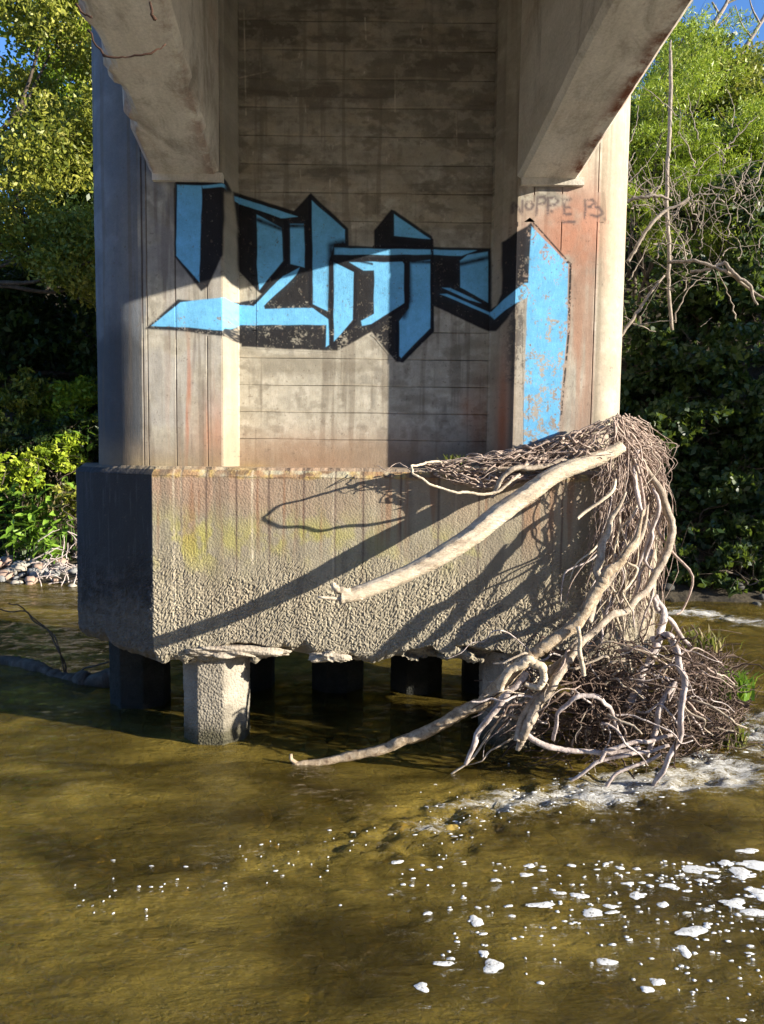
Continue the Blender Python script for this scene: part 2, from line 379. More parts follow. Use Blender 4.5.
for xj, z0, aa in ((-1.33, .75, .75), (-.83, 1.15, .8), (-.31, .8, .5), (-1.28, 1.3, .4), (-.05, 1.2, .3), (.47, 1.0, .3), (1.0, 1.3, .4)):
    xx = xj + .010*(fbm(Z1*4, Z1*0+xj*7, 121, 3)-.5)
    lay(iscap*np.exp(-((X-xx)/.007)**2)*sst(z0, z0+.1, Z)*(.3+.7*vnoise(Z1*30, Z1*0+xj, 123)), (.64, .55, .40), aa)
lay(iscap*(X < -1.467), (.030, .032, .035), .95)  # left face near black: its shade is put into the colour
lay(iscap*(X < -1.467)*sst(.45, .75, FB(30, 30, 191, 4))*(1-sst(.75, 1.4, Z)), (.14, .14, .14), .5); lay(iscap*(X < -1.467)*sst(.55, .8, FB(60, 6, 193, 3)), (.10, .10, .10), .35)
lay(iscap*(X > -1.46)*sst(.55, .72, FB(24, 1.3, 199, 4))*sst(1.15, 1.6, Z), (.22, .11, .06), .6); lay(iscap*sst(.58, .72, FB(17, 1.0, 198, 3))*(X > -1.46), (.17, .145, .11), .45)
lay(iscap*(1-sst(.75, 1.05, cz)), (.20, .18, .14), .4)
# spray paint
worn = FB(26, 18, 131, 4)*.65 + .35*speck
lowwear = np.where(X < -1.0, .16, 0) * sst(2.4, 2.75, 3.0-Z*0) * (Z < 2.85)
rightwear = np.where(X > .86, .17+.20*sst(3.1, 1.9, Z), 0.0)
litwear = np.where((X > -1.06) & (X < .05) & (Z < 2.98), .13, 0.0)
black = np.zeros(X.shape)
for p in BLACK: black = np.maximum(black, raster(p, .007))
lay(black*sst(.12, .46, worn - rightwear*.9 - litwear*1.2 - lowwear*1.1 + .13), (.012, .012, .016), .97)
smudge = raster([(508,300),(524,300),(524,390),(508,380)], .02)
lay(smudge*sst(.45, .55, worn), (.06, .05, .05), .6)
blue = np.zeros(X.shape)
for p in BLUE: blue = np.maximum(blue, raster(p, .0045))
halo = np.zeros(X.shape)
for p in BLUE[3:] : halo = np.maximum(halo, raster(p, .05))
lay(halo*fine, (.10, .22, .32), .22)
col = col*(1-.25*np.clip(black*(1-med), 0, 1)[..., None])
bl = np.array((.145, .42, .68))*(.72+.56*(med*.6+fine*.4)[..., None])
m = np.clip(blue*sst(.16, .36, worn - rightwear*.75 - lowwear*.45 + .06), 0, 1)[..., None]
col = col*(1-m) + bl*m
for p, wd in FUZZ:
    lay(stroke(p, wd*.62, wd*.62)*(.7+.4*fine), (.012, .012, .016), 1.0)
for p, wd in LINES:
    lay(stroke(p, wd, .004)*sst(.25, .38, worn-rightwear*.9+.05), (.012, .012, .016), .95)
tagm = np.zeros(X.shape)
for p in TAGS: tagm = np.maximum(tagm, stroke([(500+x/5.457, 180+y/5.457) for x, y in p], .009, .009))
lay(tagm*sst(.22, .5, worn-.02), (.10, .075, .075), .85)
lay(sst(.78, .9, FB(60, 60, 141, 2))*(1-up), (.12, .09, .07), .5)     # pits
img = bpy.data.images.new('pier_surface', tw, th, alpha=False, float_buffer=True)
img.colorspace_settings.name = 'Linear Rec.709' if 'Linear Rec.709' in [i.identifier for i in bpy.types.ColorManagedInputColorspaceSettings.bl_rna.properties['name'].enum_items] else img.colorspace_settings.name
buf = np.ones((th, tw, 4), np.float32); buf[..., :3] = col.clip(0, 1); img.pixels.foreach_set(buf.ravel()); img.update(); img.pack()

def pier_material(name, rough_agg=0.0):
    m, nt, b = mat(name)
    geo = N(nt, 'ShaderNodeNewGeometry'); pos = geo.outputs['Position']
    sx = N(nt, 'ShaderNodeSeparateXYZ'); nt.links.new(pos, sx.inputs[0])
    u = math_(nt, 'DIVIDE', math_(nt, 'SUBTRACT', sx.outputs[0], TX0), TX1-TX0)
    v = math_(nt, 'DIVIDE', math_(nt, 'SUBTRACT', sx.outputs[2], TZ0), TZ1-TZ0)
    cx = N(nt, 'ShaderNodeCombineXYZ'); nt.links.new(u, cx.inputs[0]); nt.links.new(v, cx.inputs[1])
    im = N(nt, 'ShaderNodeTexImage'); im.image = img; im.extension = 'EXTEND'; im.interpolation = 'Linear'; nt.links.new(cx.outputs[0], im.inputs[0])
    g = noise(nt, pos, 90, 5, .7); g2 = noise(nt, pos, 14, 6, .65)
    f = math_(nt, 'ADD', math_(nt, 'MULTIPLY', g, .5), math_(nt, 'ADD', math_(nt, 'MULTIPLY', g2, .4), .55))
    c = mixc(nt, 1.0, im.outputs[0], f, 'MULTIPLY'); nt.links.new(c, b.inputs['Base Color'])
    b.inputs['Roughness'].default_value = .85; b.inputs['Specular IOR Level'].default_value = .2
    nn = bump(nt, noise(nt, mapped(nt, pos, (1, 1, .35)), 35, 6, .7), .35, .006)
    nn = bump(nt, noise(nt, pos, 220, 3, .6), .4, .002, nn)
    if rough_agg:
        vo = N(nt, 'ShaderNodeTexVoronoi', Scale=75.0); nt.links.new(pos, vo.inputs['Vector'])
        nn = bump(nt, math_(nt, 'SUBTRACT', 1.0, vo.outputs[0]), rough_agg, .006, nn)
    nt.links.new(nn, b.inputs['Normal'])
    return m
def plain_concrete(name, c0, c1, c2, stain, streak=(1, 1, 1), agg=0.0, bstr=.35, wet=False, edge=False):
    m, nt, b = mat(name)
    pos = N(nt, 'ShaderNodeNewGeometry').outputs['Position']
    a = noise(nt, mapped(nt, pos, streak), 3.5, 8, .65)
    c = ramp(nt, a, [(.30, c0), (.5, c1), (.7, c2)])
    s = noise(nt, pos, 1.6, 7, .7, .4); s2 = ramp(nt, s, [(.54, (0, 0, 0)), (.70, (1, 1, 1))])
    c = mixc(nt, math_(nt, 'MULTIPLY', s2, .65), c, stain)
    if wet:
        sz = N(nt, 'ShaderNodeSeparateXYZ'); nt.links.new(pos, sz.inputs[0])
        wl = math_(nt, 'ADD', sz.outputs[2], math_(nt, 'MULTIPLY', noise(nt, pos, 9, 5, .6), .22))
        c = mixc(nt, ramp(nt, wl, [(.17, (.9, .9, .9)), (.25, (.3, .3, .3)), (.40, (0, 0, 0))]), c, (.045, .042, .022))
    if edge:
        ea = N(nt, 'ShaderNodeAttribute'); ea.attribute_name = 'edge'
        em = math_(nt, 'MULTIPLY', ea.outputs['Fac'], ramp(nt, noise(nt, pos, 5, 6, .7), [(.42, (0, 0, 0)), (.56, (1, 1, 1))]))
        c = mixc(nt, em, c, (.17, .065, .035))
        dk = ramp(nt, noise(nt, mapped(nt, pos, (1, .5, .22)), 5, 7, .7, .6), [(.50, (0, 0, 0)), (.66, (1, 1, 1))]); c = mixc(nt, math_(nt, 'MULTIPLY', dk, .6), c, (.16, .13, .095))
        lt = ramp(nt, noise(nt, mapped(nt, pos, (1.4, .6, 1)), 8, 7, .75, .6), [(.55, (0, 0, 0)), (.7, (1, 1, 1))]); c = mixc(nt, math_(nt, 'MULTIPLY', lt, .5), c, (.60, .54, .44))
    g = noise(nt, pos, 70, 5, .7); c = mixc(nt, 1.0, c, math_(nt, 'ADD', math_(nt, 'MULTIPLY', g, .8), .6), 'MULTIPLY')
    nt.links.new(c, b.inputs['Base Color']); b.inputs['Roughness'].default_value = .88
    nn = bump(nt, noise(nt, mapped(nt, pos, streak), 30, 7, .7), bstr, .008)
    nn = bump(nt, noise(nt, pos, 180, 3, .6), .4, .0025, nn)
    if agg:
        vo = N(nt, 'ShaderNodeTexVoronoi', Scale=62.0); nt.links.new(pos, vo.inputs['Vector'])
        nn = bump(nt, math_(nt, 'SUBTRACT', 1.0, vo.outputs[0]), agg, .008, nn)
    nt.links.new(nn, b.inputs['Normal']); return m
M = {}
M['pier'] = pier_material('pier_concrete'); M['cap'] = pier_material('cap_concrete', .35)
M['girder'] = plain_concrete('girder_concrete', (.40, .355, .28), (.53, .48, .395), (.63, .58, .49), (.40, .30, .21), (1.6, .35, 1), edge=True, bstr=.6)
M['pile'] = plain_concrete('pile_concrete', (.15, .132, .105), (.26, .232, .185), (.36, .325, .265), (.14, .125, .10), agg=.9, wet=True)
M['chip'] = plain_concrete('broken_concrete', (.26, .22, .17), (.38, .33, .26), (.50, .44, .35), (.33, .22, .15), agg=.5, bstr=.6)

# ------------------------------------------------------------------ the bridge
SK = -0.07                                    # the deck runs slightly askew of the pier
bridge = empty('concrete_bridge', (0, 5.7, 0), 'weathered concrete bridge on a graffitied pier standing in the river', 'bridge')

def arc(cx, cy, rx, ry, a0, a1, n): return [(cx+rx*math.cos(t), cy+ry*math.sin(t)) for t in np.linspace(R_(a0), R_(a1), n)]
def groove(x, y, wd=.005, dp=.006, rev=False):
    p = [(x+wd, y), (x, y+dp), (x-wd, y)]; return p[::-1] if rev else p
def loft(profile, zs, name, mtl, parent, disp=None):
    P = np.array(profile); V = np.zeros((len(zs), len(P), 3))
    V[:, :, 0] = P[None, :, 0]; V[:, :, 1] = P[None, :, 1]; V[:, :, 2] = np.array(zs)[:, None]
    if disp is not None: V = disp(V)
    return grid_mesh(name, V, mtl, parent, smooth=False, wrap=True)
def col_disp(V):
    n = (fbm(V[..., 0]*3+V[..., 1]*2, V[..., 2]*2, 7, 4)-.5)*.012
    V = V.copy(); k = sst(CF+.02, CF+.12, V[..., 1])*(np.abs(V[..., 0]+.1) > 1.2); V[..., 1] += n*k; V[..., 0] += n*k*.6; return V
# left column: reveal -> front with form joints -> rounded nose -> back
pl = [(-.985, 6.0), (-1.0, WF+.03), (-1.0, WF-.02), (-1.025, WF-.12), (-1.03, 5.255), (-1.043, CF+.02), (-1.053, CF+.004), (-1.065, CF)]
for gx in (-1.155, -1.36, -1.545, -1.575): pl += groove(gx, CF)
pl += [(-1.60, CF+.002)] + arc(-1.60, 5.62, .43, .518, 270, 180, 44)[1:] + [(-2.03, 5.75)] + arc(-1.6, 5.8, .43, .5, 180, 90, 8)[1:] + [(-1.05, 6.3)]
zs_col = np.concatenate([[CAP_T-.06], np.linspace(CAP_T, 5.45, 40)])
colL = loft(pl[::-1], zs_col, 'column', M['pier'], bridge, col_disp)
colL['label'] = 'grey rounded column on the shaded left'
pr = [(.73, 6.0), (.725, WF+.03), (.725, WF-.02), (.765, WF-.13), (.775, 5.23), (.835, CF+.03), (.845, CF+.006), (.856, CF)]
for gx in (.955, 1.135, 1.365): pr += groove(gx, CF, rev=True)
pr += [(1.385, CF+.002)] + arc(1.385, 5.62, .285, .518, 270, 360, 40)[1:] + [(1.67, 5.75)] + arc(1.385, 5.8, .285, .5, 0, 90, 8)[1:] + [(.78, 6.3)]
colR = loft(pr, zs_col, 'column', M['pier'], bridge, col_disp)
colR['label'] = 'sunlit rounded column with reddish stains'
# recessed wall: the core and one cast band per form board
mb = MB(); mb.box((-1.05, WF+.035, CAP_T-.05), (.78, 6.0, 5.45))
wall = mb.build('recessed_wall', M['pier'], bridge, smooth=False)
wall['label'] = 'recessed wall between the columns'
zb = [CAP_T-.03] + list(np.arange(CAP_T+.19, 5.44, .186)) + [5.45]
for i in range(len(zb)-1):
    nx = 40; xs = np.linspace(-1.045, .775, nx); off = rng.uniform(0, .0005)
    prof = [(WF+.036, zb[i]+.001), (WF+off+.003, zb[i]+.001), (WF+off, zb[i]+.003), (WF+off, (zb[i]+zb[i+1])/2), (WF+off, zb[i+1]-.003), (WF+off+.003, zb[i+1]-.0005), (WF+.036, zb[i+1]-.0005)]
    V = np.zeros((len(prof), nx, 3)); V[..., 0] = xs[None]
    for k, (y, z) in enumerate(prof):
        V[k, :, 1] = y + ((fbm(xs*2.2, xs*0+i*3.1+k*.1, 15, 3)-.5)*.0005 if 0 < k < 6 else 0); V[k, :, 2] = z + .0015*np.sin(xs*6+i)
    grid_mesh('board_band', V, M['pier'], wall, smooth=False)

# pile cap -------------------------------------------------------
pc = [(-1.47, KF)]
nose_l = [(-1.57, 4.96), (-1.69, 5.02), (-1.82, 5.10), (-1.95, 5.20), (-2.07, 5.32), (-2.16, 5.45), (-2.22, 5.58), (-2.24, 5.72)]
nose_r = [(1.50, 4.945), (1.60, 5.00), (1.70, 5.075), (1.80, 5.17), (1.89, 5.29), (1.95, 5.42), (1.985, 5.57), (1.99, 5.72)]
def dense(pts, step):
    o = []
    for a, b in zip(pts[:-1], pts[1:]):
        n = max(1, int(math.dist(a, b)/step)); o += [(a[0]+(b[0]-a[0])*k/n, a[1]+(b[1]-a[1])*k/n) for k in range(n)]
    return o
back_l = [(x, 11.44-y) for x, y in nose_l[::-1]][1:]; back_r = [(x, 11.44-y) for x, y in nose_r[::-1]][1:]
prof_front = dense(nose_l[::-1] + [(-1.47, KF), (1.41, KF)] + nose_r + [nose_r[-1]], .0085)
prof_back = back_r + [(1.41, 6.54), (-1.47, 6.54)] + back_l[::-1]
pf = np.array(prof_front); tng = np.gradient(pf, axis=0); tng /= np.linalg.norm(tng, axis=1)[:, None]+1e-9
nrm = np.stack([tng[:, 1], -tng[:, 0]], 1)
arcs = np.cumsum(np.r_[0, np.linalg.norm(np.diff(pf, axis=0), axis=1)])
nz = 146
S, Q = np.meshgrid(arcs, np.linspace(0, 1, nz))
Xf = np.broadcast_to(pf[:, 0], S.shape)
bot = CAP_B + (fbm(S*3, S*0, 201, 4)-.5)*.10 + (fbm(S*13, S*0, 203, 4)-.5)*.085
bot = bot + .05*np.exp(-((Xf+1.95)/.2)**2) + .075*np.exp(-((Xf+.55)/.16)**2) + .03*np.exp(-((Xf-.1)/.12)**2) + .025*np.exp(-((Xf-.35)/.1)**2)
top = CAP_T + (fbm(S*5, S*0, 207, 3)-.5)*.016
Zc = bot + (top-bot)*Q
agg = worley(S*78, Zc*78, 5); agg2 = worley(S*36, Zc*36, 8)
low = 1 - sst(.95, 1.45, Zc + (fbm(S*4, Zc*4, 209, 4)-.5)*.5)
low = np.maximum(low, .04)
d = low*(.014*(.6-agg)+.005*(.55-agg2)) + (fbm(S*9, Zc*9, 211, 5)-.5)*(.003+.008*low)
edge = np.minimum(1, (Zc-bot)/.07); d -= (1-edge)**2*(.02+.05*fbm(S*10, Zc*10, 213, 3))       # crumbled foot
tedge = np.clip((top-Zc)/(.062+.03*(fbm(S*4, S*0, 219, 3)-.5)), 0, 1); d -= (1-tedge)**1.4*(.060+.05*(fbm(S*14, Zc*9, 215, 4)-.4)); d += .006*sst(.3, .9, tedge)*(1-sst(.9, 1, tedge))  # worn rounded arris
# the broken strip under the front face: pockets and lips
d -= .11*sst(.50, .60, fbm(S*4.5, Zc*11, 217, 5))*(1-sst(.655, .70, Zc+.05*(fbm(S*6, S*0, 221, 3)-.5)))*(Xf > -1.35)*(Xf < 1.2)
V = np.zeros(S.shape+(3,))
V[..., 0] = pf[None, :, 0] + nrm[None, :, 0]*d; V[..., 1] = pf[None, :, 1] + nrm[None, :, 1]*d; V[..., 2] = Zc
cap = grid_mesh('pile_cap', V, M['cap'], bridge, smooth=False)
# back, top and bottom of the cap close the same part
import bmesh
bm = bmesh.new(); bm.from_mesh(cap.data)
nS = len(pf); bm.verts.ensure_lookup_table()
L0 = parent_loc(bridge)
bv_t = [bm.verts.new((x-L0[0], y-L0[1], CAP_T-.02-L0[2])) for x, y in prof_back]
bv_b = [bm.verts.new((x-L0[0], y-L0[1], CAP_B+.02-L0[2])) for x, y in prof_back]
bm.verts.ensure_lookup_table(); bm.verts.index_update()
frt = [bm.verts[(nz-1)*nS+i] for i in range(nS)]; frb = [bm.verts[i] for i in range(nS)]
rt = [frt[-1]]+bv_t+[frt[0]]; rb = [frb[-1]]+bv_b+[frb[0]]
for i in range(len(rt)-1): bm.faces.new((rb[i], rb[i+1], rt[i+1], rt[i]))
bm.faces.new(frt+bv_t); bm.faces.new((frb+bv_b)[::-1])
bm.to_mesh(cap.data); bm.free()
# spalled lips hanging at the foot of the cap
def lump(name, c, r, mtl, parent, seed, nu=26, nv=14, amp=.25, flat=1.0, hf=0.0):
    th_ = np.linspace(0, 2*math.pi, nu, endpoint=False); ph = np.linspace(0.02, math.pi-.02, nv)
    T, Pp = np.meshgrid(th_, ph)
    dx = np.sin(Pp)*np.cos(T); dy = np.sin(Pp)*np.sin(T); dz = np.cos(Pp)
    q = 1 + amp*(fbm(dx*2+seed+dz, dy*2-seed+dz*1.3, seed, 4)-.5)*2
    if hf: q = q + hf*(fbm(dx*9+seed+dz*4, dy*9-seed+dz*5, seed+9, 4)-.5)*2
    e = np.sign(dz)*np.abs(dz)**flat
    V = np.stack([c[0]+r[0]*dx*q, c[1]+r[1]*dy*q, c[2]+r[2]*e*q], -1)
    return grid_mesh(name, V, mtl, parent, smooth=True, wrap=True)
for k, (px, py, rx, rz) in enumerate(((228, 652, .37, .042), (330, 657, .13, .036))):
    p = at(px, py, 4.90)
    o = lump('spalled_lip', (p[0], 4.93, p[2]), (rx, .075, rz), M['chip'], cap, 31+k, 90, 30, .55, .7, .16)

# piles ----------------------------------------------------------
M['shadepile'] = plain_concrete('shaded_pile_concrete', (.012, .013, .011), (.025, .026, .022), (.045, .044, .038), (.016, .018, .012), agg=.6)  # pile concrete near black: the shade under the cap put into its colour
def pile(x, y, label=None, mt=None):
    P = [(x+.225*math.cos(R_(22.5+45*k)), y+.225*math.sin(R_(22.5+45*k))) for k in range(8)]
    Pd = np.array(dense(P+[P[0]], .012)); n = len(Pd); zs = np.linspace(-.55, .64, 100)
    Z_, I = np.meshgrid(zs, np.arange(n), indexing='ij')
    Vx = Pd[I, 0]; Vy = Pd[I, 1]; ang = np.arctan2(Vy-y, Vx-x); s = ang*.22
    dd = .008*(.55-worley(s*55+x*3, Z_*55, 9)) + .010*(fbm(s*9+5*x, Z_*7, 17, 4)-.5)
    V = np.stack([Vx+np.cos(ang)*dd, Vy+np.sin(ang)*dd, Z_], -1)
    o = grid_mesh('pile', V, mt or M['pile'], bridge, smooth=True, wrap=True)
    if label: o['label'] = label
pile(-1.115, 5.17, 'sunlit octagonal pile in front'); pile(.90, 5.17)
pile(-1.86, 5.86, 'dark pile under the shaded nose', M['shadepile']); pile(1.72, 5.8, None, M['shadepile']); pile(-1.1, 6.3, None, M['shadepile']); pile(.9, 6.3, None, M['shadepile']); pile(-.35, 6.3, None, M['shadepile']); pile(.3, 6.3, None, M['shadepile'])

# girders ----------------------------------------------------------
ys = np.concatenate([np.linspace(-9, 2, 12), np.linspace(2.2, 5.12, 150)])
def soffit(y): dd = 5.1-y; return 3.70 + .155*dd - .0060*dd*dd
def girder(x0, x1, seed, spall, lab):
    # section from inner bottom chamfer round: rows along y
    rows = []
    for y in ys:
        o = SK*(y-5.1); z = float(soffit(y)); ch = .028
        xa, xb = x0+o, x1+o
        n = 12
        sec = [(xa, 5.5), (xa, z+.9), (xa, z+.45), (xa, z+.2), (xa, z+ch)] + [(xa+ch+(xb-xa-2*ch)*k/n, z) for k in range(n+1)] + [(xb, z+ch), (xb, z+.2), (xb, z+.45), (xb, z+.9), (xb, 5.5)]
        rows.append([(px, y, pz) for px, pz in sec])
    V = np.array(rows)
    n1 = (fbm(V[..., 1]*2+seed, V[..., 0]*5+V[..., 2]*3, seed, 4)-.5)
    V[..., 2] += n1*.014; V[..., 0] += (fbm(V[..., 1]*3, V[..., 2]*3+seed, seed+3, 3)-.5)*.010
    if spall:
        for j, y in enumerate(ys):       # broken outer arris
            k = (fbm(np.array([y*7.]), np.array([seed*1.]), 5, 3)[0]-.35)*(1 if 1.5 < y < 4.6 else 0)*2.2
            k = max(0, k)
            V[j, 4, 2] += .11*k; V[j, 4, 0] += .06*k; V[j, 5, 2] += .06*k; V[j, 5, 0] += .07*k; V[j, 6, 2] += .03*k
            kk = max(0, (fbm(np.array([y*9.]), np.array([seed*2.]), 6, 3)[0]-.4))*(1 if y > 2.5 else 0)
            V[j, 17, 2] += .04*kk; V[j, 18, 0] -= .05*kk; V[j, 18, 2] += .05*kk
    ed = np.zeros(V.shape[:2]); ed[:, 14:18] = (.25, .6, 1, 1) if not spall else (.1, .2, .5, .6); ed[:, 4:6] = .0 if not spall else .5
    g = grid_mesh('girder', V, M['girder'], bridge, smooth=False, attrs={'edge': ed}); g['label'] = lab
    # far span beyond the pier
    V2 = V.copy(); V2[..., 1] = 11.4 - V2[..., 1]; V2[..., 0] = V[..., 0] + SK*(V2[..., 1]-V[..., 1])
    g2 = grid_mesh('girder', V2, M['girder'], bridge, smooth=False); g2['label'] = lab+', far span'
    mb = MB(); mb.box((x0+.02, CF-.035, 3.665), (x1+.03, CF+.02, 3.715)); pad = mb.build('bearing_ledge', M['girder'], g, smooth=False)
    return g
gL = girder(-1.515, -1.075, 4, True, 'haunched girder with broken edge and a crack')
gR = girder(.845, 1.235, 9, False, 'haunched girder with rust-red outer edge')
# exposed cracks on the spalled girder: thin recessed dark seams of rusted steel
M['rust'] = plain_concrete('rusted_steel', (.025, .015, .010), (.055, .028, .018), (.09, .045, .028), (.02, .012, .010))
def crack(pts, rr):
    mb = MB(); q = []
    for px, py in pts:
        for Y in np.linspace(2.2, 5.1, 120):
            p = at(px, py, Y)
            if p[2] <= soffit(Y)+.003: break
        q.append(p)
    mb.tube(q, rr, 5, 3, .6, .3); mb.build('rusted_rebar', M['rust'], gL)
crack([(103, 55), (118, 58), (130, 57), (147, 55), (158, 50), (166, 44)], .0028)
crack([(150, 2), (152, 12), (155, 19)], .005); crack([(76, 4), (84, 15), (92, 17)], .004); crack([(88, 30), (97, 45), (104, 56)], .0035)
mb = MB()
def skewbox(mb, xa, xb, y0, y1, z0, z1):
    a, b = SK*(y0-5.1), SK*(y1-5.1)
    mb.add([(xa+a,y0,z0),(xb+a,y0,z0),(xb+b,y1,z0),(xa+b,y1,z0),(xa+a,y0,z1),(xb+a,y0,z1),(xb+b,y1,z1),(xa+b,y1,z1)],
           [(0,3,2,1),(4,5,6,7),(0,1,5,4),(1,2,6,5),(2,3,7,6),(3,0,4,7)])
skewbox(mb, -2.3, 1.95, -9, 20.4, 5.47, 5.72); mb.build('deck_slab', M['girder'], bridge, smooth=False)
for xa in (-2.3, 1.77):
    mb = MB(); skewbox(mb, xa, xa+.18, -9, 20.4, 5.722, 6.75); mb.build('parapet', M['girder'], bridge, smooth=False)

# the paint coats, laid 2 mm proud of the concrete they cover
def front_y(x):
    return float(np.interp(x, [-1.575, -1.058, -1.043, -1.03, -1.0, .725, .77, .84, .85, 1.4], [CF, CF, CF+.02, 5.255, WF, WF, 5.24, CF+.02, CF, CF])) - (.0015 if -1.0 <= x <= .725 else .0007)
def coat(name, pts_px, label):
    P = g2w(pts_px); xs = sorted(set(np.round(np.concatenate([np.linspace(P[:,0].min(), P[:,0].max(), 90), [-1.058, -1.043, -1.03, -1.0, .725, .77, .84, .85]]), 4)))
    xs = [x for x in xs if P[:,0].min() <= x <= P[:,0].max()]
    mb = MB()
    def cuts(x):
        zz = []
        for k in range(len(P)):
            a, b = P[k], P[(k+1) % len(P)]
            if (a[0] > x) != (b[0] > x): zz.append(a[1]+(x-a[0])*(b[1]-a[1])/(b[0]-a[0]))
        return sorted(zz)
    for xa, xb in zip(xs[:-1], xs[1:]):
        e = 1e-4; A, B = cuts(xa+e), cuts(xb-e)
        if len(A) != len(B): continue
        for k in range(0, len(A)-1, 2):
            n = max(1, int((A[k+1]-A[k])/.08))
            for q in range(n):
                a0, a1 = A[k]+(A[k+1]-A[k])*q/n, A[k]+(A[k+1]-A[k])*(q+1)/n
                b0, b1 = B[k]+(B[k+1]-B[k])*q/n, B[k]+(B[k+1]-B[k])*(q+1)/n
                mb.add([(xa, front_y(xa), a0), (xb, front_y(xb), b0), (xb, front_y(xb), b1), (xa, front_y(xa), a1)], [(0, 1, 2, 3)])
    o = mb.build(name, M['pier'], bridge, smooth=False); o['label'] = label; return o
coat('graffiti', [(144,329),(178,298),(222,300),(239,300),(256,297),(239,272),(236,215),(222,260),(203,292),(197,286),(174,258),(174,180),(229,182),(241,192),(294,210),(311,192),(349,228),(350,245),(373,246),(373,230),(391,208.5),(396,209.5),(433,236),(433,246),(492,247),(492,308),(503,290),(503,240),(530.5,217),(572,263),(570,330),(562,434),(522,448),(523,318),(507,320),(495,334),(434,308),(434,333),(403,364),(396,364),(371,334),(337,353),(240,348),(222,338),(180,332)],
     'blue and black spray-painted block lettering')
coat('graffiti_tag', [(511,196),(605,192),(607,222),(512,222)], 'faded grey hand-written tag')

# ------------------------------------------------------------------ ground, water, sky setting
def yshore(x): return 10.95 - .75*sst(-2., 4., x) - .42*np.maximum(0, x-6.5) + .35*(fbm(x*.5, x*0, 301, 3)-.5)
def ground_h(x, y):
    d = y - yshore(x); rt = sst(-1.5, 3.5, x)
    wet = -.34 + .5*np.exp(-((d+.2)/.9)**2)*0 + .16*(fbm(x*.9, y*.9, 303, 4)-.5)
    bed = np.minimum(wet, d*.28)
    lft = np.where(d < 1.3, .14*d, .182 + .8*(d-1.3)); lft = np.where(d > 9, 6.34+.12*(d-9), lft)
    rgt = np.where(d < .5, .3*d, .15+1.05*(d-.5)); rgt = np.where(d > 9, 9.07+.12*(d-9), rgt)
    land = lft*(1-rt)+rgt*rt
    h = np.where(d > 0, land, bed)
    dn = -3.2 - y                             # near bank behind the viewer
    bar = 1.55+.25*(fbm(x*.7, y*0, 307, 2)-.5) - y; h = np.where(bar > -1.2, np.maximum(h, np.minimum(.34*bar, .10+.09*bar)), h)  # unseen gravel bar, added to bounce sunlight up onto the girders
    h = np.where(dn > 2.0, np.maximum(h, .6+.5*(dn-2.0)), h); h = np.minimum(h, 9+.05*np.abs(y)+.05*np.abs(x))
    return h + np.where(d > 0, .25, .05)*(fbm(x*1.3, y*1.3, 305, 4)-.5)*np.minimum(1, np.abs(d)+.1)
def axis(pts, steps):
    o = []
    for (a, b), s in zip(zip(pts[:-1], pts[1:]), steps): o += list(np.arange(a, b-1e-6, s))
    return np.array(o+[pts[-1]])
gx = axis([-300, -60, -14, -7, 7, 14, 60, 300], [30, 4, .3, .09, .3, 4, 30]); gy = axis([-200, -40, -6, 1.5, 13, 24, 60, 300], [20, 3, .3, .07, .25, 3, 30])
GX, GY = np.meshgrid(gx, gy)
m, nt, b = mat('ground_soil'); M['ground'] = m
pos = N(nt, 'ShaderNodeNewGeometry').outputs['Position']
sx = N(nt, 'ShaderNodeSeparateXYZ'); nt.links.new(pos, sx.inputs[0])
n1 = noise(nt, pos, 2.2, 7, .65, .5); bedc = ramp(nt, n1, [(.34, (.05, .036, .012)), (.45, (.36, .26, .055)), (.56, (.66, .48, .10)), (.68, (.80, .62, .19))])
vo = N(nt, 'ShaderNodeTexVoronoi', Scale=6.0); nt.links.new(mixc(nt, .12, pos, N(nt, 'ShaderNodeTexNoise', Scale=6.0).outputs['Color']), vo.inputs['Vector'])
bedc = mixc(nt, 1.0, bedc, ramp(nt, N_sep(nt, vo.outputs['Color']), [(.0, (.35, .33, .28)), (1, (1.25, 1.2, 1.0))]), 'MULTIPLY'); bedc = mixc(nt, 1.0, bedc, ramp(nt, vo.outputs[0], [(.25, (1, 1, 1)), (.65, (.25, .25, .25))]), 'MULTIPLY')
soil = ramp(nt, noise(nt, pos, 4, 6, .65), [(.35, (.022, .018, .012)), (.65, (.06, .048, .03))])
c = mixc(nt, ramp(nt, math_(nt, 'ADD', sx.outputs[2], .5), [(.40, (0, 0, 0)), (.485, (1, 1, 1))]), bedc, soil)
bounce_grav = mixc(nt, .5, ramp(nt, noise(nt, pos, 3, 5, .6), [(.3, (.44, .41, .35)), (.7, (.60, .56, .49))]), mixc(nt, 1.0, (.95, .90, .82), vo.outputs['Color'], 'MULTIPLY'))  # pale colour of the unseen gravel, chosen for its bounce light
nearm = ramp(nt, math_(nt, 'DIVIDE', math_(nt, 'ADD', sx.outputs[1], 6.0), 8.0), [(.0, (0, 0, 0)), (.06, (1, 1, 1)), (.93, (1, 1, 1)), (.955, (0, 0, 0))])
c = mixc(nt, nearm, c, mixc(nt, ramp(nt, math_(nt, 'ADD', sx.outputs[2], .5), [(.47, (0, 0, 0)), (.52, (1, 1, 1))]), bedc, bounce_grav))
nt.links.new(c, b.inputs['Base Color']); b.inputs['Roughness'].default_value = .9
nn = bump(nt, noise(nt, pos, 9, 7, .65), .8, .06); nn = bump(nt, vo.outputs[0], .6, .05, nn); nt.links.new(nn, b.inputs['Normal'])
ground = grid_mesh('ground', np.stack([GX, GY, ground_h(GX, GY)], -1), m); tag(ground, kind='structure')

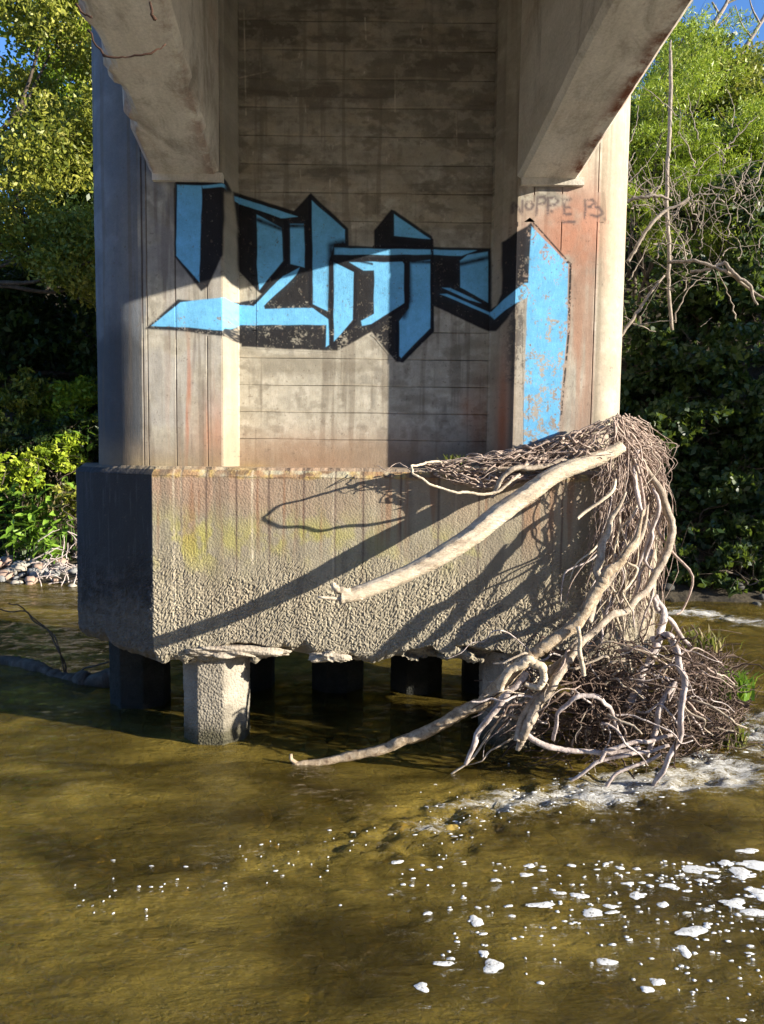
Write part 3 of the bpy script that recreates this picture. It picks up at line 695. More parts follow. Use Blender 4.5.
# river water
def polyd(x, y, pts):
    d = np.full(x.shape, 99.)
    for a, b in zip(pts[:-1], pts[1:]): d = np.minimum(d, seg_dist(x, y, np.array(a[:2]), np.array(b[:2])))
    return d
rap = [onz(*p)[:2] for p in ((790,722),(740,745),(700,775),(640,785),(560,797),(500,806),(440,826),(395,838))]
rap2 = [onz(*p)[:2] for p in ((395,838),(330,850),(250,868),(160,885),(90,905))]
rap3 = [onz(*p)[:2] for p in ((655,612),(700,612),(740,622),(790,625))]
wx = axis([-60, -9, -4.2, 4.4, 9, 60], [3, .16, .028, .12, 3]); wy = axis([-5, 1.4, 2.2, 5.6, 8.5, 13.2], [.3, .04, .024, .035, .06])
WX, WY = np.meshgrid(wx, wy)
def flow(x, y, sx_, sy_, seed, o=3): return fbm(x*sx_+.6*fbm(x*.8, y*.8, seed+50, 2), y*sy_, seed, o)-.5
r1 = np.exp(-(polyd(WX, WY, rap)/.36)**2); r2 = np.exp(-(polyd(WX, WY, rap2)/.20)**2); r3 = np.exp(-(polyd(WX, WY, rap3)/.35)**2)
rightside = sst(.2, 2.2, WX)
amp = .55 + .5*rightside
H = amp*(.045*flow(WX, WY, 1.2, 2.6, 401) + .034*flow(WX, WY, 3.2, 6.5, 405) + .012*flow(WX, WY, 8, 14, 409, 2))
rid = 1-np.abs(2*fbm(WX*5, WY*8, 415, 3)-1)
rid2 = 1-np.abs(2*fbm(WX*13, WY*18, 425, 3)-1)
fade = 1/(1+np.exp((polyd(WX, WY, rap)-1.0)*4))
H += r1*(.055*(rid-.6)+.035*(rid2-.6)) + r2*(.02*(rid-.6)+.010*(rid2-.6)) + r3*(.06*(rid-.6)+.02*(rid2-.6))
head = onz(745, 735)[:2]
foam = np.clip(r1*.72*sst(-.3, 2.0, WX)+r1*.55*sst(-.6, .4, WX)+.12*r1+ .30*r2 + .95*r3, 0, 1)
foam = foam*(.62+.50*sst(.35, .75, fbm(WX*3.0+.8*WY, WY*7.5, 431, 4)))*(1-.55*np.exp(-((WX-.02)/.3)**2-((WY-3.65)/.35)**2))
m, nt, b = mat('river_water'); M['water'] = m
out = nt.nodes['Material Output']; nt.nodes.remove(b)
pos = N(nt, 'ShaderNodeNewGeometry').outputs['Position']
mp = mapped(nt, pos, (.55, 1.7, 1))
nn = bump(nt, noise(nt, mp, 5, 4, .55, .8), .7, .07); nn = bump(nt, noise(nt, mapped(nt, pos, (.75, 1.6, 1)), 17, 4, .6, .9), .75, .028, nn); nn = bump(nt, noise(nt, pos, 60, 3, .5), .35, .006, nn)
fr = N(nt, 'ShaderNodeFresnel', IOR=1.33); nt.links.new(nn, fr.inputs['Normal'])
tr = N(nt, 'ShaderNodeBsdfTransparent'); tr.inputs[0].default_value = (.95, .82, .44, 1)
df = N(nt, 'ShaderNodeBsdfDiffuse'); df.inputs[0].default_value = (.36, .265, .055, 1)
mk = noise(nt, mapped(nt, pos, (.7, 1.3, 1)), 1.5, 5, .55, .6)
mixb = N(nt, 'ShaderNodeMixShader'); nt.links.new(ramp(nt, mk, [(.34, (.08,)*3), (.5, (.22,)*3), (.66, (.46,)*3)]), mixb.inputs[0]); rf = N(nt, 'ShaderNodeBsdfRefraction', IOR=1.25, Roughness=0.0); rf.inputs[0].default_value = (.95, .82, .44, 1); nt.links.new(nn, rf.inputs['Normal'])
clear = N(nt, 'ShaderNodeMixShader'); clear.inputs[0].default_value = .28; nt.links.new(tr.outputs[0], clear.inputs[1]); nt.links.new(rf.outputs[0], clear.inputs[2])
nt.links.new(clear.outputs[0], mixb.inputs[1]); nt.links.new(df.outputs[0], mixb.inputs[2])
soft = bump(nt, noise(nt, mp, 6, 4, .55, .8), .5, .06); soft = bump(nt, noise(nt, mapped(nt, pos, (.75, 1.6, 1)), 21, 5, .65, 1.2), .6, .022, soft); nt.links.new(soft, df.inputs['Normal'])
gl = N(nt, 'ShaderNodeBsdfGlossy', Roughness=.04); nt.links.new(nn, gl.inputs['Normal'])
mx = N(nt, 'ShaderNodeMixShader'); nt.links.new(fr.outputs[0], mx.inputs[0]); nt.links.new(mixb.outputs[0], mx.inputs[1]); nt.links.new(gl.outputs[0], mx.inputs[2])
fa = N(nt, 'ShaderNodeAttribute'); fa.attribute_name = 'foam'
f1 = noise(nt, mapped(nt, pos, (1, 1.7, 1)), 34, 8, .78, 1.6)
f2 = noise(nt, mapped(nt, pos, (.7, 2.4, 1)), 8, 5, .62, 1.5)
fv = math_(nt, 'MULTIPLY', .8, math_(nt, 'ADD', math_(nt, 'ADD', math_(nt, 'MULTIPLY', f1, .72), math_(nt, 'MULTIPLY', f2, .50)), math_(nt, 'MULTIPLY', fa.outputs['Fac'], .365)))
fm = ramp(nt, fv, [(.69, (0, 0, 0)), (.75, (.30, .30, .30)), (.86, (.85, .85, .85))])
gate = math_(nt, 'MULTIPLY', fm, ramp(nt, fa.outputs['Fac'], [(.03, (0, 0, 0)), (.20, (1, 1, 1))]))
fd = N(nt, 'ShaderNodeBsdfDiffuse'); fd.inputs[0].default_value = (.72, .72, .70, 1)
nt.links.new(bump(nt, f1, .8, .03), fd.inputs['Normal'])
mf = N(nt, 'ShaderNodeMixShader'); nt.links.new(gate, mf.inputs[0]); nt.links.new(mx.outputs[0], mf.inputs[1]); nt.links.new(fd.outputs[0], mf.inputs[2])
nt.links.new(mf.outputs[0], out.inputs[0])
water = grid_mesh('river_water', np.stack([WX, WY, H], -1), m, attrs={'foam': foam}); tag(water, kind='structure')

# foam flecks drifting on the calm water
m, nt, b = mat('white_foam'); M['foam'] = m
pos = N(nt, 'ShaderNodeNewGeometry').outputs['Position']
nt.links.new(ramp(nt, noise(nt, pos, 60, 4, .6), [(.3, (.62, .62, .58)), (.7, (.86, .86, .83))]), b.inputs['Base Color']); b.inputs['Roughness'].default_value = .7
nt.links.new(bump(nt, noise(nt, pos, 120, 3, .6), .6, .004), b.inputs['Normal'])
vf = N(nt, 'ShaderNodeTexVoronoi', Scale=90.0); nt.links.new(pos, vf.inputs['Vector'])
al = math_(nt, 'ADD', math_(nt, 'MULTIPLY', noise(nt, pos, 38, 4, .65), 1.0), math_(nt, 'MULTIPLY', vf.outputs[0], .35))
nt.links.new(ramp(nt, al, [(.42, (.12, .12, .12)), (.60, (.85, .85, .85))]), b.inputs['Alpha'])
def wz(x, y):
    j = int(np.searchsorted(wx, x)); i = int(np.searchsorted(wy, y)); return float(H[min(i, len(wy)-1), min(j, len(wx)-1)])
def fleck(mb, px, py, rx, ry, seed):
    c = onz(px, py); e = onz(px+rx, py); f = onz(px, py-ry)
    a = max(.004, e[0]-c[0]); bb = max(.006, (f[1]-c[1])); n = 22 if rx > 5 else 9
    t = np.linspace(0, 2*math.pi, n, endpoint=False); sk = rng.uniform(-.5, .3)
    q = 1 + (.75 if rx > 5 else .6)*(fbm(np.cos(t)*1.1+seed*3.1, np.sin(t)*1.1, seed, 3)-.5)*2
    ex = np.cos(t)*a*q; ey = np.sin(t)*bb*q - ex*sk*.35; z = wz(c[0], c[1]) + (.003 if rx > 5 else .0012)
    h = .0007+.006*min(a, bb)
    ring = np.stack([c[0]+ex, c[1]+ey, np.full(n, z-.0012)], 1); mid = np.stack([c[0]+ex*.8, c[1]+ey*.8, np.full(n, z+h)], 1)
    vs = np.concatenate([ring, mid, [[c[0], c[1], z+h*1.3]]]); fs = []
    for k in range(n):
        k2 = (k+1) % n; fs += [(k, k2, n+k2, n+k), (n+k, n+k2, 2*n)]
    mb.add(vs, fs)
FLAB = ['biggest round white foam patch low in the middle foreground', 'round foam patch above the biggest one in mid foreground', 'leftmost round foam patch at the bottom', 'long thin foam streak left of the twin streaks', 'short foam streak between the long streak and wide patch', 'wide foam patch in the middle of the fleck field',
 'longest foam raft below the rapids on the right', 'foam raft just right of the longest raft', 'foam raft touching the right frame edge, second from top', 'slanting foam raft under the longest raft', 'long foam raft at right edge under the slanting raft', 'tall foam blob against the right frame edge', 'isolated long foam raft right of centre', 'small upright foam blob below the isolated raft', 'small foam patch left of the slanting raft', 'thin foam patch left of the longest raft',
 'flat foam patch low in the right middle', 'lowest flat foam patch toward the bottom right', 'lowest small foam blob beside the flat patch', 'small foam blob above the biggest round patch', 'tiny foam blob left of the biggest round patch', 'thin foam sliver left of the biggest round patch', 'small foam dab between thin patch and slanting raft', 'topmost thin foam raft at the right frame edge', 'small foam raft between topmost raft and longest raft', 'small foam dab above the wide patch']
FL = [(494,968,13,6),(476,922,8,5),(422,988,7,5),(541,906,16,3),(577,896,11,3),(592,912,14,6),(709,872,20,5),(744,877,11,6),(756,868,14,4),(732,902,15,5),(752,913,16,4),(759,896,9,7),(692,933,15,5),(684,950,6,6),(636,896,7,4),(669,887,9,3),(607,960,9,3),(658,981,7,4),(645,989,6,4),(484,954,6,4),(452,960,5,4),(442,964,9,2),(663,905,6,3),(748,852,10,3),(726,866,7,3),(560,894,6,2)]
for k, f in enumerate(FL):
    mb = MB(); fleck(mb, *f, 11+k); o = mb.build('foam_patch', M['foam'])
    tag(o, FLAB[k], 'foam', 'foam patches drifting on the foreground water')
mb = MB()
for k in range(300):
    px = 764-abs(rng.normal(0, 150)); py = 862+abs(rng.normal(0, 62))
    if rng.random() < .22: px = rng.uniform(380, 764)
    r = rng.choice([.9, 1.2, 1.6, 2.2, 3.2], p=[.3, .3, .2, .13, .07]); fleck(mb, px, py, r*rng.uniform(1.0, 2.4), r*.55, k)
for k in range(90):  # flat white specks standing in for sun glints on the ripples
    t = rng.random(); q = onz(520-430*t, 830+60*t)
    t = .12*round(t/.12)+rng.normal(0, .035) if rng.random() < .6 else t; px, py = 560-480*t+rng.normal(0, 16), 812+85*t+rng.normal(0, 13); fleck(mb, px, py, rng.choice([.6, .9, 1.4, 2.6])*rng.uniform(.7, 1.2), rng.uniform(.25, .55), k)
for k in range(260):
    t = rng.random()**.8; px = 764-340*t+rng.normal(0, 14); py = np.interp(px, [395, 440, 500, 560, 640, 700, 764], [838, 826, 806, 797, 785, 770, 742])+rng.normal(0, 15); fleck(mb, px, py, rng.choice([.6, 1, 1.6, 3])*rng.uniform(.7, 1.2), rng.uniform(.3, .9), k)
tag(mb.build('foam_glint_specks', M['foam']), 'tiny foam specks and white sun glints scattered over the foreground water', 'foam', kind='stuff')

# ------------------------------------------------------------------ driftwood caught on the pier
def wood(name, c0, c1, c2, st=(1, 1, 1), sc=14, b_=.5):
    m, nt, b = mat(name); tc = N(nt, 'ShaderNodeNewGeometry').outputs['Position']
    c = ramp(nt, noise(nt, mapped(nt, tc, st), sc, 8, .75, .4), [(.34, c0), (.5, c1), (.66, c2)]); g = noise(nt, tc, sc*7, 5, .75); c = mixc(nt, 1.0, c, math_(nt, 'ADD', math_(nt, 'MULTIPLY', g, 1.1), .42), 'MULTIPLY')
    nt.links.new(c, b.inputs['Base Color']); b.inputs['Roughness'].default_value = .8
    nt.links.new(bump(nt, noise(nt, mapped(nt, tc, st), sc*3, 7, .75), min(1, b_*1.5), .012), b.inputs['Normal']); return m
M['pale'] = wood('bleached_wood', (.36, .28, .20), (.55, .46, .34), (.68, .59, .46), (.6, 1, 2.2), 9, .8)
M['wood'] = wood('driftwood', (.17, .135, .10), (.36, .295, .225), (.52, .45, .36), (1, 1, .8), 16)
M['grey'] = wood('grey_root', (.22, .175, .16), (.44, .37, .34), (.62, .55, .51), (1, 1, .7), 18)
M['twig'] = wood('dry_twig', (.16, .11, .09), (.38, .29, .24), (.56, .46, .38), (1, 1, 1), 20)
M['wad'] = wood('dark_debris', (.04, .026, .02), (.10, .066, .05), (.22, .16, .12), (1, 1, 1), 14)  # dark brown tone carries the shade in the gaps of the tangle
M['spot'] = wood('spotted_wood', (.16, .105, .065), (.40, .31, .21), (.58, .48, .35), (1, 1, 1), 26, .9)
def kinked(P, a):                            # natural crooks: displaced mid points
    o = [P[0]]
    for p, q in zip(P[:-1], P[1:]):
        L = np.linalg.norm(q-p); o += [(p+q)/2+rng.normal(0, a*L, 3), q+rng.normal(0, a*L*.5, 3)]
    return np.array(o)
def branch(name, label, pts, rad, mtl, sides=9, seg=6, knots=.05, jit=.06, group=None, cat='driftwood', subs=(), kink=.05):
    """pts: (px, py, distance); rad: in photo pixels at that distance"""
    P = np.array([at(x, y, Y) for x, y, Y in pts])
    if kink and len(P) > 2: P = kinked(P, kink)
    Rm = np.array([(rad[i] if hasattr(rad, '__len__') else rad)*pts[i][2]/FPX for i in range(len(pts))])
    if len(P) != len(Rm): Rm = np.interp(np.linspace(0, 1, len(P)), np.linspace(0, 1, len(Rm)), Rm)
    mb = MB(); mb.tube(P, Rm, sides, seg, jit, knots)
    if not subs:
        o = mb.build(name, mtl); return tag(o, label, cat, group)
    e = empty(name, tuple(P[0]), label, cat, group); mb.build('stem', mtl, e)
    for sp, sr in subs:
        q = np.array([at(x, y, Y) for x, y, Y in sp]); mb = MB(); mb.tube(q, np.linspace(sr[0], sr[1], len(sp))*sp[0][2]/FPX, 7, 4, .1, .1); mb.build('side_branch', mtl, e)
    return e
branch('driftwood_log', 'pale bleached log slanting across the pier cap front', [(622,446,4.80),(606,455,4.78),(585,463,4.74),(556,474,4.70),(530,492,4.66),(500,513,4.62),(470,537,4.57),(440,556,4.53),(410,572,4.50),(380,585,4.46),(356,594,4.43),(340,597,4.41)],
       [5,6.4,6.8,7.4,8.4,9,9,8.2,7.4,7,7,6], M['pale'], 18, 8, .03, .02, kink=0,
       subs=[([(350,592,4.42),(338,590,4.41),(332,584,4.41)], (5, 2.5)), ([(362,597,4.42),(345,600,4.40),(318,597,4.38)], (3.5, 1.2))])
branch('driftwood_log', 'long spotted log reaching into the water at lower left', [(643,510,4.62),(636,540,4.58),(622,560,4.55),(607,573,4.52),(596,591,4.50),(575,625,4.46),(545,646,4.45),(525,659,4.46),(503,682,4.50),(482,703,4.55),(450,719,4.60),(415,737,4.64),(385,748,4.66),(345,757,4.68),(315,763,4.68),(292,766,4.68)],
       [1,2.8,3.9,4.6,5.6,6,5.8,6.3,6.8,6.4,5.7,5.2,4.8,4.2,3.7,3.2], M['spot'], 12, 7, .06, .04, kink=.02,
       subs=[([(300,765,4.68),(292,760,4.68),(291,754,4.68)], (3, 1.6)), ([(300,766,4.68),(286,768,4.68),(279,766,4.68)], (3, 1.6))])
branch('curved_branch', 'thick branch bowing out around the pier nose', [(617,420,4.95),(640,442,4.95),(658,490,4.92),(672,527,4.90),(666,558,4.85),(647,590,4.78),(626,612,4.70),(600,626,4.62),(575,647,4.56),(552,672,4.50),(530,706,4.46),(518,738,4.44)],
       [1.2,2.5,3.3,3.8,4.2,4,3.8,4,4.3,4.5,4.3,3.4], M['wood'], 9, 6, .04, .06)
branch('curved_branch', 'inner branch hanging from the mat over the cap corner', [(626,492,4.75),(611,520,4.70),(603,546,4.66),(597,570,4.62),(600,590,4.58),(588,612,4.54)], [1,2.6,3.4,3.6,3.6,3], M['wood'])
branch('curved_branch', 'branch running behind the hanging strands', [(648,505,4.80),(640,540,4.76),(616,570,4.70),(596,598,4.64),(590,622,4.6)], [1,3,3.8,4,3.4], M['wood'])
branch('hooked_root', 'pale root bent into a hook above the water', [(500,690,4.42),(512,668,4.40),(528,661,4.39),(541,667,4.39),(545,678,4.39),(538,687,4.40),(525,683,4.42)], [3.9,4.3,4.3,4.1,3.9,3.5,2.7], M['pale'])
branch('drooping_branch', 'grey branch drooping from the hook into the water', [(526,672,4.44),(508,694,4.44),(488,718,4.46),(473,746,4.50),(466,764,4.55)], [3.5,3.5,3.1,2.7,2.0], M['grey'])
branch('drooping_branch', 'thin pale stick slanting into the water left of tangle', [(500,718,4.5),(470,760,4.55),(437,786,4.52)], [1.2,1.2,0.8], M['pale'])
branch('grey_root', 'pale grey root standing against the pier nose', [(655,596,4.86),(663,610,4.82),(662,630,4.76),(648,662,4.66),(636,690,4.60),(628,708,4.56)], [3.1,3.5,4.3,4.7,4.7,4.3], M['grey'])
branch('grey_root', 'long root arching down into the white water', [(652,640,4.60),(668,636,4.54),(678,652,4.48),(684,680,4.42),(680,718,4.38),(668,756,4.36),(656,780,4.37),(648,800,4.40)], [3.5,3.9,3.7,3.7,3.5,3.1,2.5,1.6], M['grey'])
branch('grey_root', 'twin root beside the arching one', [(690,646,4.9),(672,622,4.85),(656,608,4.82),(653,598,4.84)], [2.3,2.7,2.7,2.3], M['grey'])
branch('grey_root', 'root bending over the middle of the tangle', [(668,700,4.55),(674,684,4.5),(660,712,4.46),(652,740,4.46),(648,757,4.46)], [2.7,3.1,3.1,2.7,2.0], M['grey'])
branch('grey_root', 'root with rising arch in front of the dark gap', [(553,740,4.44),(558,712,4.40),(575,696,4.38),(598,697,4.38),(610,708,4.40),(618,730,4.44)], [2.3,2.3,2.5,2.5,2.3,2.0], M['grey'])
branch('grey_root', 'low root lying along the waterline', [(524,733,4.45),(548,746,4.42),(575,751,4.42),(604,752,4.42),(640,747,4.42)], [2.7,3.0,2.5,2.3,2.0], M['grey'])
branch('grey_root', 'root fork dipping into foam at its left end', [(568,782,4.42),(596,764,4.40),(625,756,4.39),(650,752,4.40),(668,744,4.42)], [1.6,2.0,2.2,2.0,1.9], M['grey'])
branch('grey_root', 'slender root curling over the rapids', [(600,762,4.38),(606,750,4.38),(622,746,4.38),(650,742,4.40),(672,736,4.44)], [1.7,2.0,2.0,2.0,1.8], M['grey'])
branch('grey_root', 'second slender root dipping toward the foam', [(604,790,4.38),(616,774,4.37),(636,764,4.37),(660,754,4.40)], [1.4,1.7,1.9,1.7], M['grey'])
branch('fibrous_trunk', 'shaggy brown trunk leaning into the water', [(584,640,4.50),(566,664,4.46),(548,692,4.42),(532,716,4.42),(522,738,4.43),(517,750,4.45)], [3,4.6,5.4,5.2,4.2,2.4], M['wood'], 10, 6, .06, .10)
branch('bare_stick', 'short straight stick poking up from the tangle', [(584,676,4.42),(579,650,4.40),(577,627,4.40)], [2.6,2.4,2.2], M['pale'])
branch('bare_stick', 'pale broken stick leaning on the cap below the mat', [(577,519,4.60),(600,500,4.66),(616,480,4.75)], [1.6,1.8,1.6], M['pale'])
branch('looping_twig', 'thin twig looping out over the cap ledge', [(520,474,4.72),(500,490,4.70),(480,494,4.66),(455,491,4.60),(430,484,4.56),(414,474,4.56),(411,466,4.60),(420,465,4.68),(455,467,4.78)], [1.6,1.6,1.5,1.4,1.3,1.2,1.2,1.2,1.4], M['pale'], 6, 6, .05, .1)
branch('long_twig', 'long twig lying along the cap edge', [(430,464,4.80),(470,467,4.78),(520,466,4.76),(560,452,4.80),(615,424,4.92)], [1.4,2,2.4,2.6,2.4], M['pale'])
branch('long_twig', 'bent branch on the ledge with a drooping end', [(492,498,4.72),(500,480,4.70),(512,470,4.70),(528,468,4.72),(560,462,4.76),(598,452,4.82)], [1.8,2.4,2.6,2.6,2.6,2.4], M['wood'])
branch('long_twig', 'upper pale branch slanting up to the column', [(520,462,4.86),(560,444,4.90),(595,428,4.94),(618,416,4.98)], [2.2,2.6,2.6,2.2], M['pale'])
for k in range(105):
    a = rng.uniform(0, 1); x0 = rng.uniform(515, 700); y0 = rng.uniform(650, 735); Y0 = rng.uniform(4.40, 4.85)
    L = rng.uniform(30, 95); th_ = rng.normal(math.pi*.75 if x0 < 590 else .4, .8)
    dx, dy = math.cos(th_)*L, abs(math.sin(th_))*L*.5; bend = rng.normal(0, 12)
    pts = [(x0, y0, Y0), (x0+dx*.35+bend*.3, y0+dy*.2-abs(bend), Y0-.05), (x0+dx*.7, y0+dy*.6-abs(bend)*.5, Y0-.08), (x0+dx, min(y0+dy, 778), Y0-.06)]
    r = rng.uniform(.6, 1.7); branch('root_twig', 'thin grey root sticking out of the tangle below the cap', pts, [r, r*.9, r*.75, r*.45], random.choice([M['grey'], M['twig'], M['wad'], M['wood']]), 5, 4, .1, .15, 'thin roots in the tangle below the cap', kink=.12)

for k in range(26):                        # longer sticks hanging from the mat into the tangle
    x0 = rng.uniform(608, 662); y0 = rng.uniform(440, 560); x1 = x0+rng.normal(-28, 30); y1 = min(y0+rng.uniform(60, 190), 735); Y0 = float(np.interp(x0, [600, 640, 665], [4.82, 4.86, 4.98])); Y1 = Y0-rng.uniform(.03, .18)
    r = rng.choice([.7, 1.1, 1.6, 2.3], p=[.35, .35, .2, .1])
    branch('hanging_stick', 'crooked grey brown stick hanging down the cap corner', [(x0, y0, Y0), (x0+(x1-x0)*.2+rng.normal(0, 9), y0+(y1-y0)*.35, Y0-.04), (x0+(x1-x0)*.65+rng.normal(0, 9), y0+(y1-y0)*.7, (Y0+Y1)/2-.04), (x1, y1, Y1)], [r, r, r*.85, r*.4], random.choice([M['wood'], M['grey'], M['twig'], M['pale']]), 6, 4, .06, .12, 'sticks hanging down the cap corner', kink=.10)
def strands(name, label, n, fn, mtl):
    mb = MB()
    for k in range(n):
        pts, r = fn(k); mb.tube(np.array(pts), np.linspace(r, r*.5, len(pts)), 4, 3, 1.2 if r > .002 else .8, 0, cap=False)
    return tag(mb.build(name, mtl), label, 'driftwood', kind='stuff')
def surf_off(px):   # distance of the cap surface (front, then rounded nose) seen at a pixel column
    return float(np.interp(px, [400, 603, 625, 645, 660, 672], [4.86, 4.86, 4.93, 5.02, 5.15, 5.3]))
def mat_strand(k):   # draped from the column foot down over the nose
    x0 = 618+rng.normal(4, 6); y0 = rng.uniform(416, 440); t = rng.random()
    x1 = rng.uniform(592, 668) if t < .75 else rng.uniform(640, 672); y1 = rng.uniform(455, 640) if t < .8 else rng.uniform(450, 520)
    if x1 < 610: y1 = min(y1, rng.uniform(470, 610))
    pts = []; off = abs(rng.normal(0, .055)); bow = rng.normal(10, 10)
    for q in np.linspace(0, 1, 7):
        x = x0+(x1-x0)*q**.8+bow*math.sin(q*math.pi)*.9; y = y0+(y1-y0)*q; 
        Y = max(4.55, min(surf_off(x), 5.1) - .03 - off*math.sin(.3+q*2.4)); pts.append(at(x+rng.normal(0, 3.2), y+rng.normal(0, 2.8), Y))
    return pts, rng.choice([.0025, .0035, .005, .008], p=[.4, .35, .2, .05])
strands('hanging_strand_mat', 'mat of dry roots and stalks draped over the pier nose', 330, mat_strand, M['twig'])
def hang(k):
    x0 = rng.uniform(600, 660); y0 = rng.uniform(470, 520); L = rng.uniform(40, 150); pts = []
    off = abs(rng.normal(.0, .06)); dx = rng.normal(-10, 14)
    for q in np.linspace(0, 1, 7):
        x = x0+dx*q+rng.normal(0, 2.2); pts.append(at(x, y0+L*q, min(surf_off(x), 5.15)-.02-off*(1-q*.5)))
    return pts, rng.choice([.002, .003, .0045])
strands('hanging_strand_mat', 'loose reddish rootlets hanging down the cap corner', 120, hang, M['twig'])
def ledge(k):       # on the cap's ledge, running left from the corner
    x1 = 615-abs(rng.normal(0, 65)); x0 = x1-rng.uniform(20, 110); x0 = max(x0, 425)
    def top(x): return float(np.interp(x, [420, 500, 560, 620], [464, 456, 440, 416]))
    pts = []; o = abs(rng.normal(0, 1)); 
    a0 = rng.uniform(-2, 1)
    for q in np.linspace(0, 1, 6):
        x = x0+(x1-x0)*q; lo = float(np.interp(x, [420, 480, 540, 620], [468, 488, 476, 456]))
        y = top(x)+(lo-top(x))*min(1, max(0, .5+.5*math.sin(k*1.7+q*1.5)))+rng.normal(0, 2); pts.append(at(x, y, 4.86-.10*rng.random()-.03*o))
    return pts, rng.choice([.003, .0045, .007, .010], p=[.4, .35, .18, .07])
strands('ledge_twig_mat', 'dry twigs and bark heaped along the cap ledge', 230, ledge, M['twig'])
def tangle(k):
    c = np.array([rng.normal(630, 48), rng.normal(705, 30)]); c[0] = np.clip(c[0], 525, 740); c[1] = np.clip(c[1], 640, 765)
    Y = rng.uniform(4.45, 5.25); a = rng.uniform(0, 6.3); L = rng.uniform(15, 60); pts = []; cv = rng.normal(0, .8)
    for q in np.linspace(-1, 1, 6):
        pts.append(at(c[0]+math.cos(a+cv*q)*L*q, c[1]+math.sin(a+cv*q)*L*q*.6, Y+.12*q*math.sin(a*3)))
    for p in pts: p[2] = max(p[2], -.03)
    return pts, rng.choice([.0025, .004, .006, .009], p=[.4, .3, .2, .1])
strands('root_tangle', 'dense tangle of brown roots and twigs under the cap', 620, tangle, M['wad'])
def wad(k):
    th_ = rng.uniform(0, 6.3); rr = rng.random()**.5; c = np.array([700+38*rr*math.cos(th_), 703+52*rr*math.sin(th_)])
    Y = rng.uniform(4.75, 5.5); a = rng.uniform(-2.2, -.6) if rng.random() < .5 else rng.uniform(0, 6.3); L = rng.uniform(8, 30); pts = []; cv = rng.normal(0, .9)
    for q in np.linspace(-1, 1, 6): pts.append(at(c[0]+math.cos(a+cv*q)*L*q, c[1]+math.sin(a+cv*q)*L*q, Y+.08*q))
    for p in pts: p[2] = max(p[2], -.03)
    return pts, rng.choice([.002, .003, .0045, .007], p=[.35, .35, .2, .1])
strands('root_wad', 'brown root wad with clinging debris at the right end', 760, wad, M['wad'])

# ------------------------------------------------------------------ plants and trees
def leaf_mat(name, cs, trans=.35):
    m, nt, b = mat(name); out = nt.nodes['Material Output']
    a = N(nt, 'ShaderNodeAttribute'); a.attribute_name = 'tint'
    c = ramp(nt, a.outputs['Fac'], [(i/(len(cs)-1), x) for i, x in enumerate(cs)])
    nt.links.new(c, b.inputs['Base Color']); b.inputs['Roughness'].default_value = .45; b.inputs['Specular IOR Level'].default_value = .35
    t = N(nt, 'ShaderNodeBsdfTranslucent'); nt.links.new(mixc(nt, .5, c, (.18, .24, .02)), t.inputs[0])
    mx = N(nt, 'ShaderNodeMixShader'); mx.inputs[0].default_value = trans
    nt.links.new(b.outputs[0], mx.inputs[1]); nt.links.new(t.outputs[0], mx.inputs[2]); nt.links.new(mx.outputs[0], out.inputs[0]); return m
M['leaf_olive'] = leaf_mat('olive_leaves', [(.07, .095, .012), (.19, .21, .025), (.33, .33, .05), (.48, .44, .13)])
M['leaf_bright'] = leaf_mat('bright_leaves', [(.11, .17, .012), (.24, .33, .02), (.36, .44, .035), (.48, .50, .09)])
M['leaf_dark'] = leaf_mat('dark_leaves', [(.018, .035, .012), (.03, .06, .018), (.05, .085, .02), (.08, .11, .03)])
M['leaf_herb'] = leaf_mat('herb_leaves', [(.09, .19, .02), (.16, .30, .03), (.24, .38, .05)])
M['grass'] = leaf_mat('grass_blades', [(.05, .08, .015), (.12, .14, .03), (.24, .20, .08), (.32, .26, .13)])
M['bark'] = wood('bark', (.05, .038, .028), (.10, .078, .058), (.17, .14, .11), (1, 1, .3), 10, .8)
M['dead'] = wood('dead_twigs', (.15, .12, .09), (.27, .22, .17), (.40, .34, .27))

def leaves(centers, L, W, droop=.3):
    """one folded 4-vertex leaf per centre"""
    n = len(centers); d = rng.normal(0, 1, (n, 3)); d[:, 2] -= droop; d /= np.linalg.norm(d, axis=1)[:, None]
    s = np.cross(d, rng.normal(0, 1, (n, 3))); s /= np.linalg.norm(s, axis=1)[:, None]+1e-9
    u = np.cross(d, s); l = (L*rng.uniform(.6, 1.3, n))[:, None]; w_ = (W*rng.uniform(.7, 1.2, n))[:, None]
    a = centers-d*l*.5; b = centers+s*w_*.5+u*w_*.12; c = centers+d*l*.5; e = centers-s*w_*.5+u*w_*.12
    return np.stack([a, b, c, e], 1)
def crown_points(clumps, n):
    """clumps: (x,y,z,rx,rz); leaves gather toward each clump's shell, in sprays"""
    w_ = np.array([c[3]*c[3]*c[4] for c in clumps])**.66; w_ /= w_.sum()
    out, tn = [], []
    for c, k in zip(clumps, (w_*n).astype(int)):
        ns = max(3, k//14); d = rng.normal(0, 1, (ns, 3)); d /= np.linalg.norm(d, axis=1)[:, None]
        r = rng.uniform(.35, 1.0, ns)**.6; cc = np.array(c[:3])+d*r[:, None]*np.array([c[3], c[3], c[4]])
        idx = rng.integers(0, ns, k); out.append(cc[idx]+rng.normal(0, 1, (k, 3))*c[3]*np.array([.13, .13, .10])); tn.append(np.clip(.45+rng.normal(0, .1)+rng.normal(0, .16, ns)[idx]+rng.normal(0, .12, k), 0, 1))
    return np.concatenate(out), np.concatenate(tn)
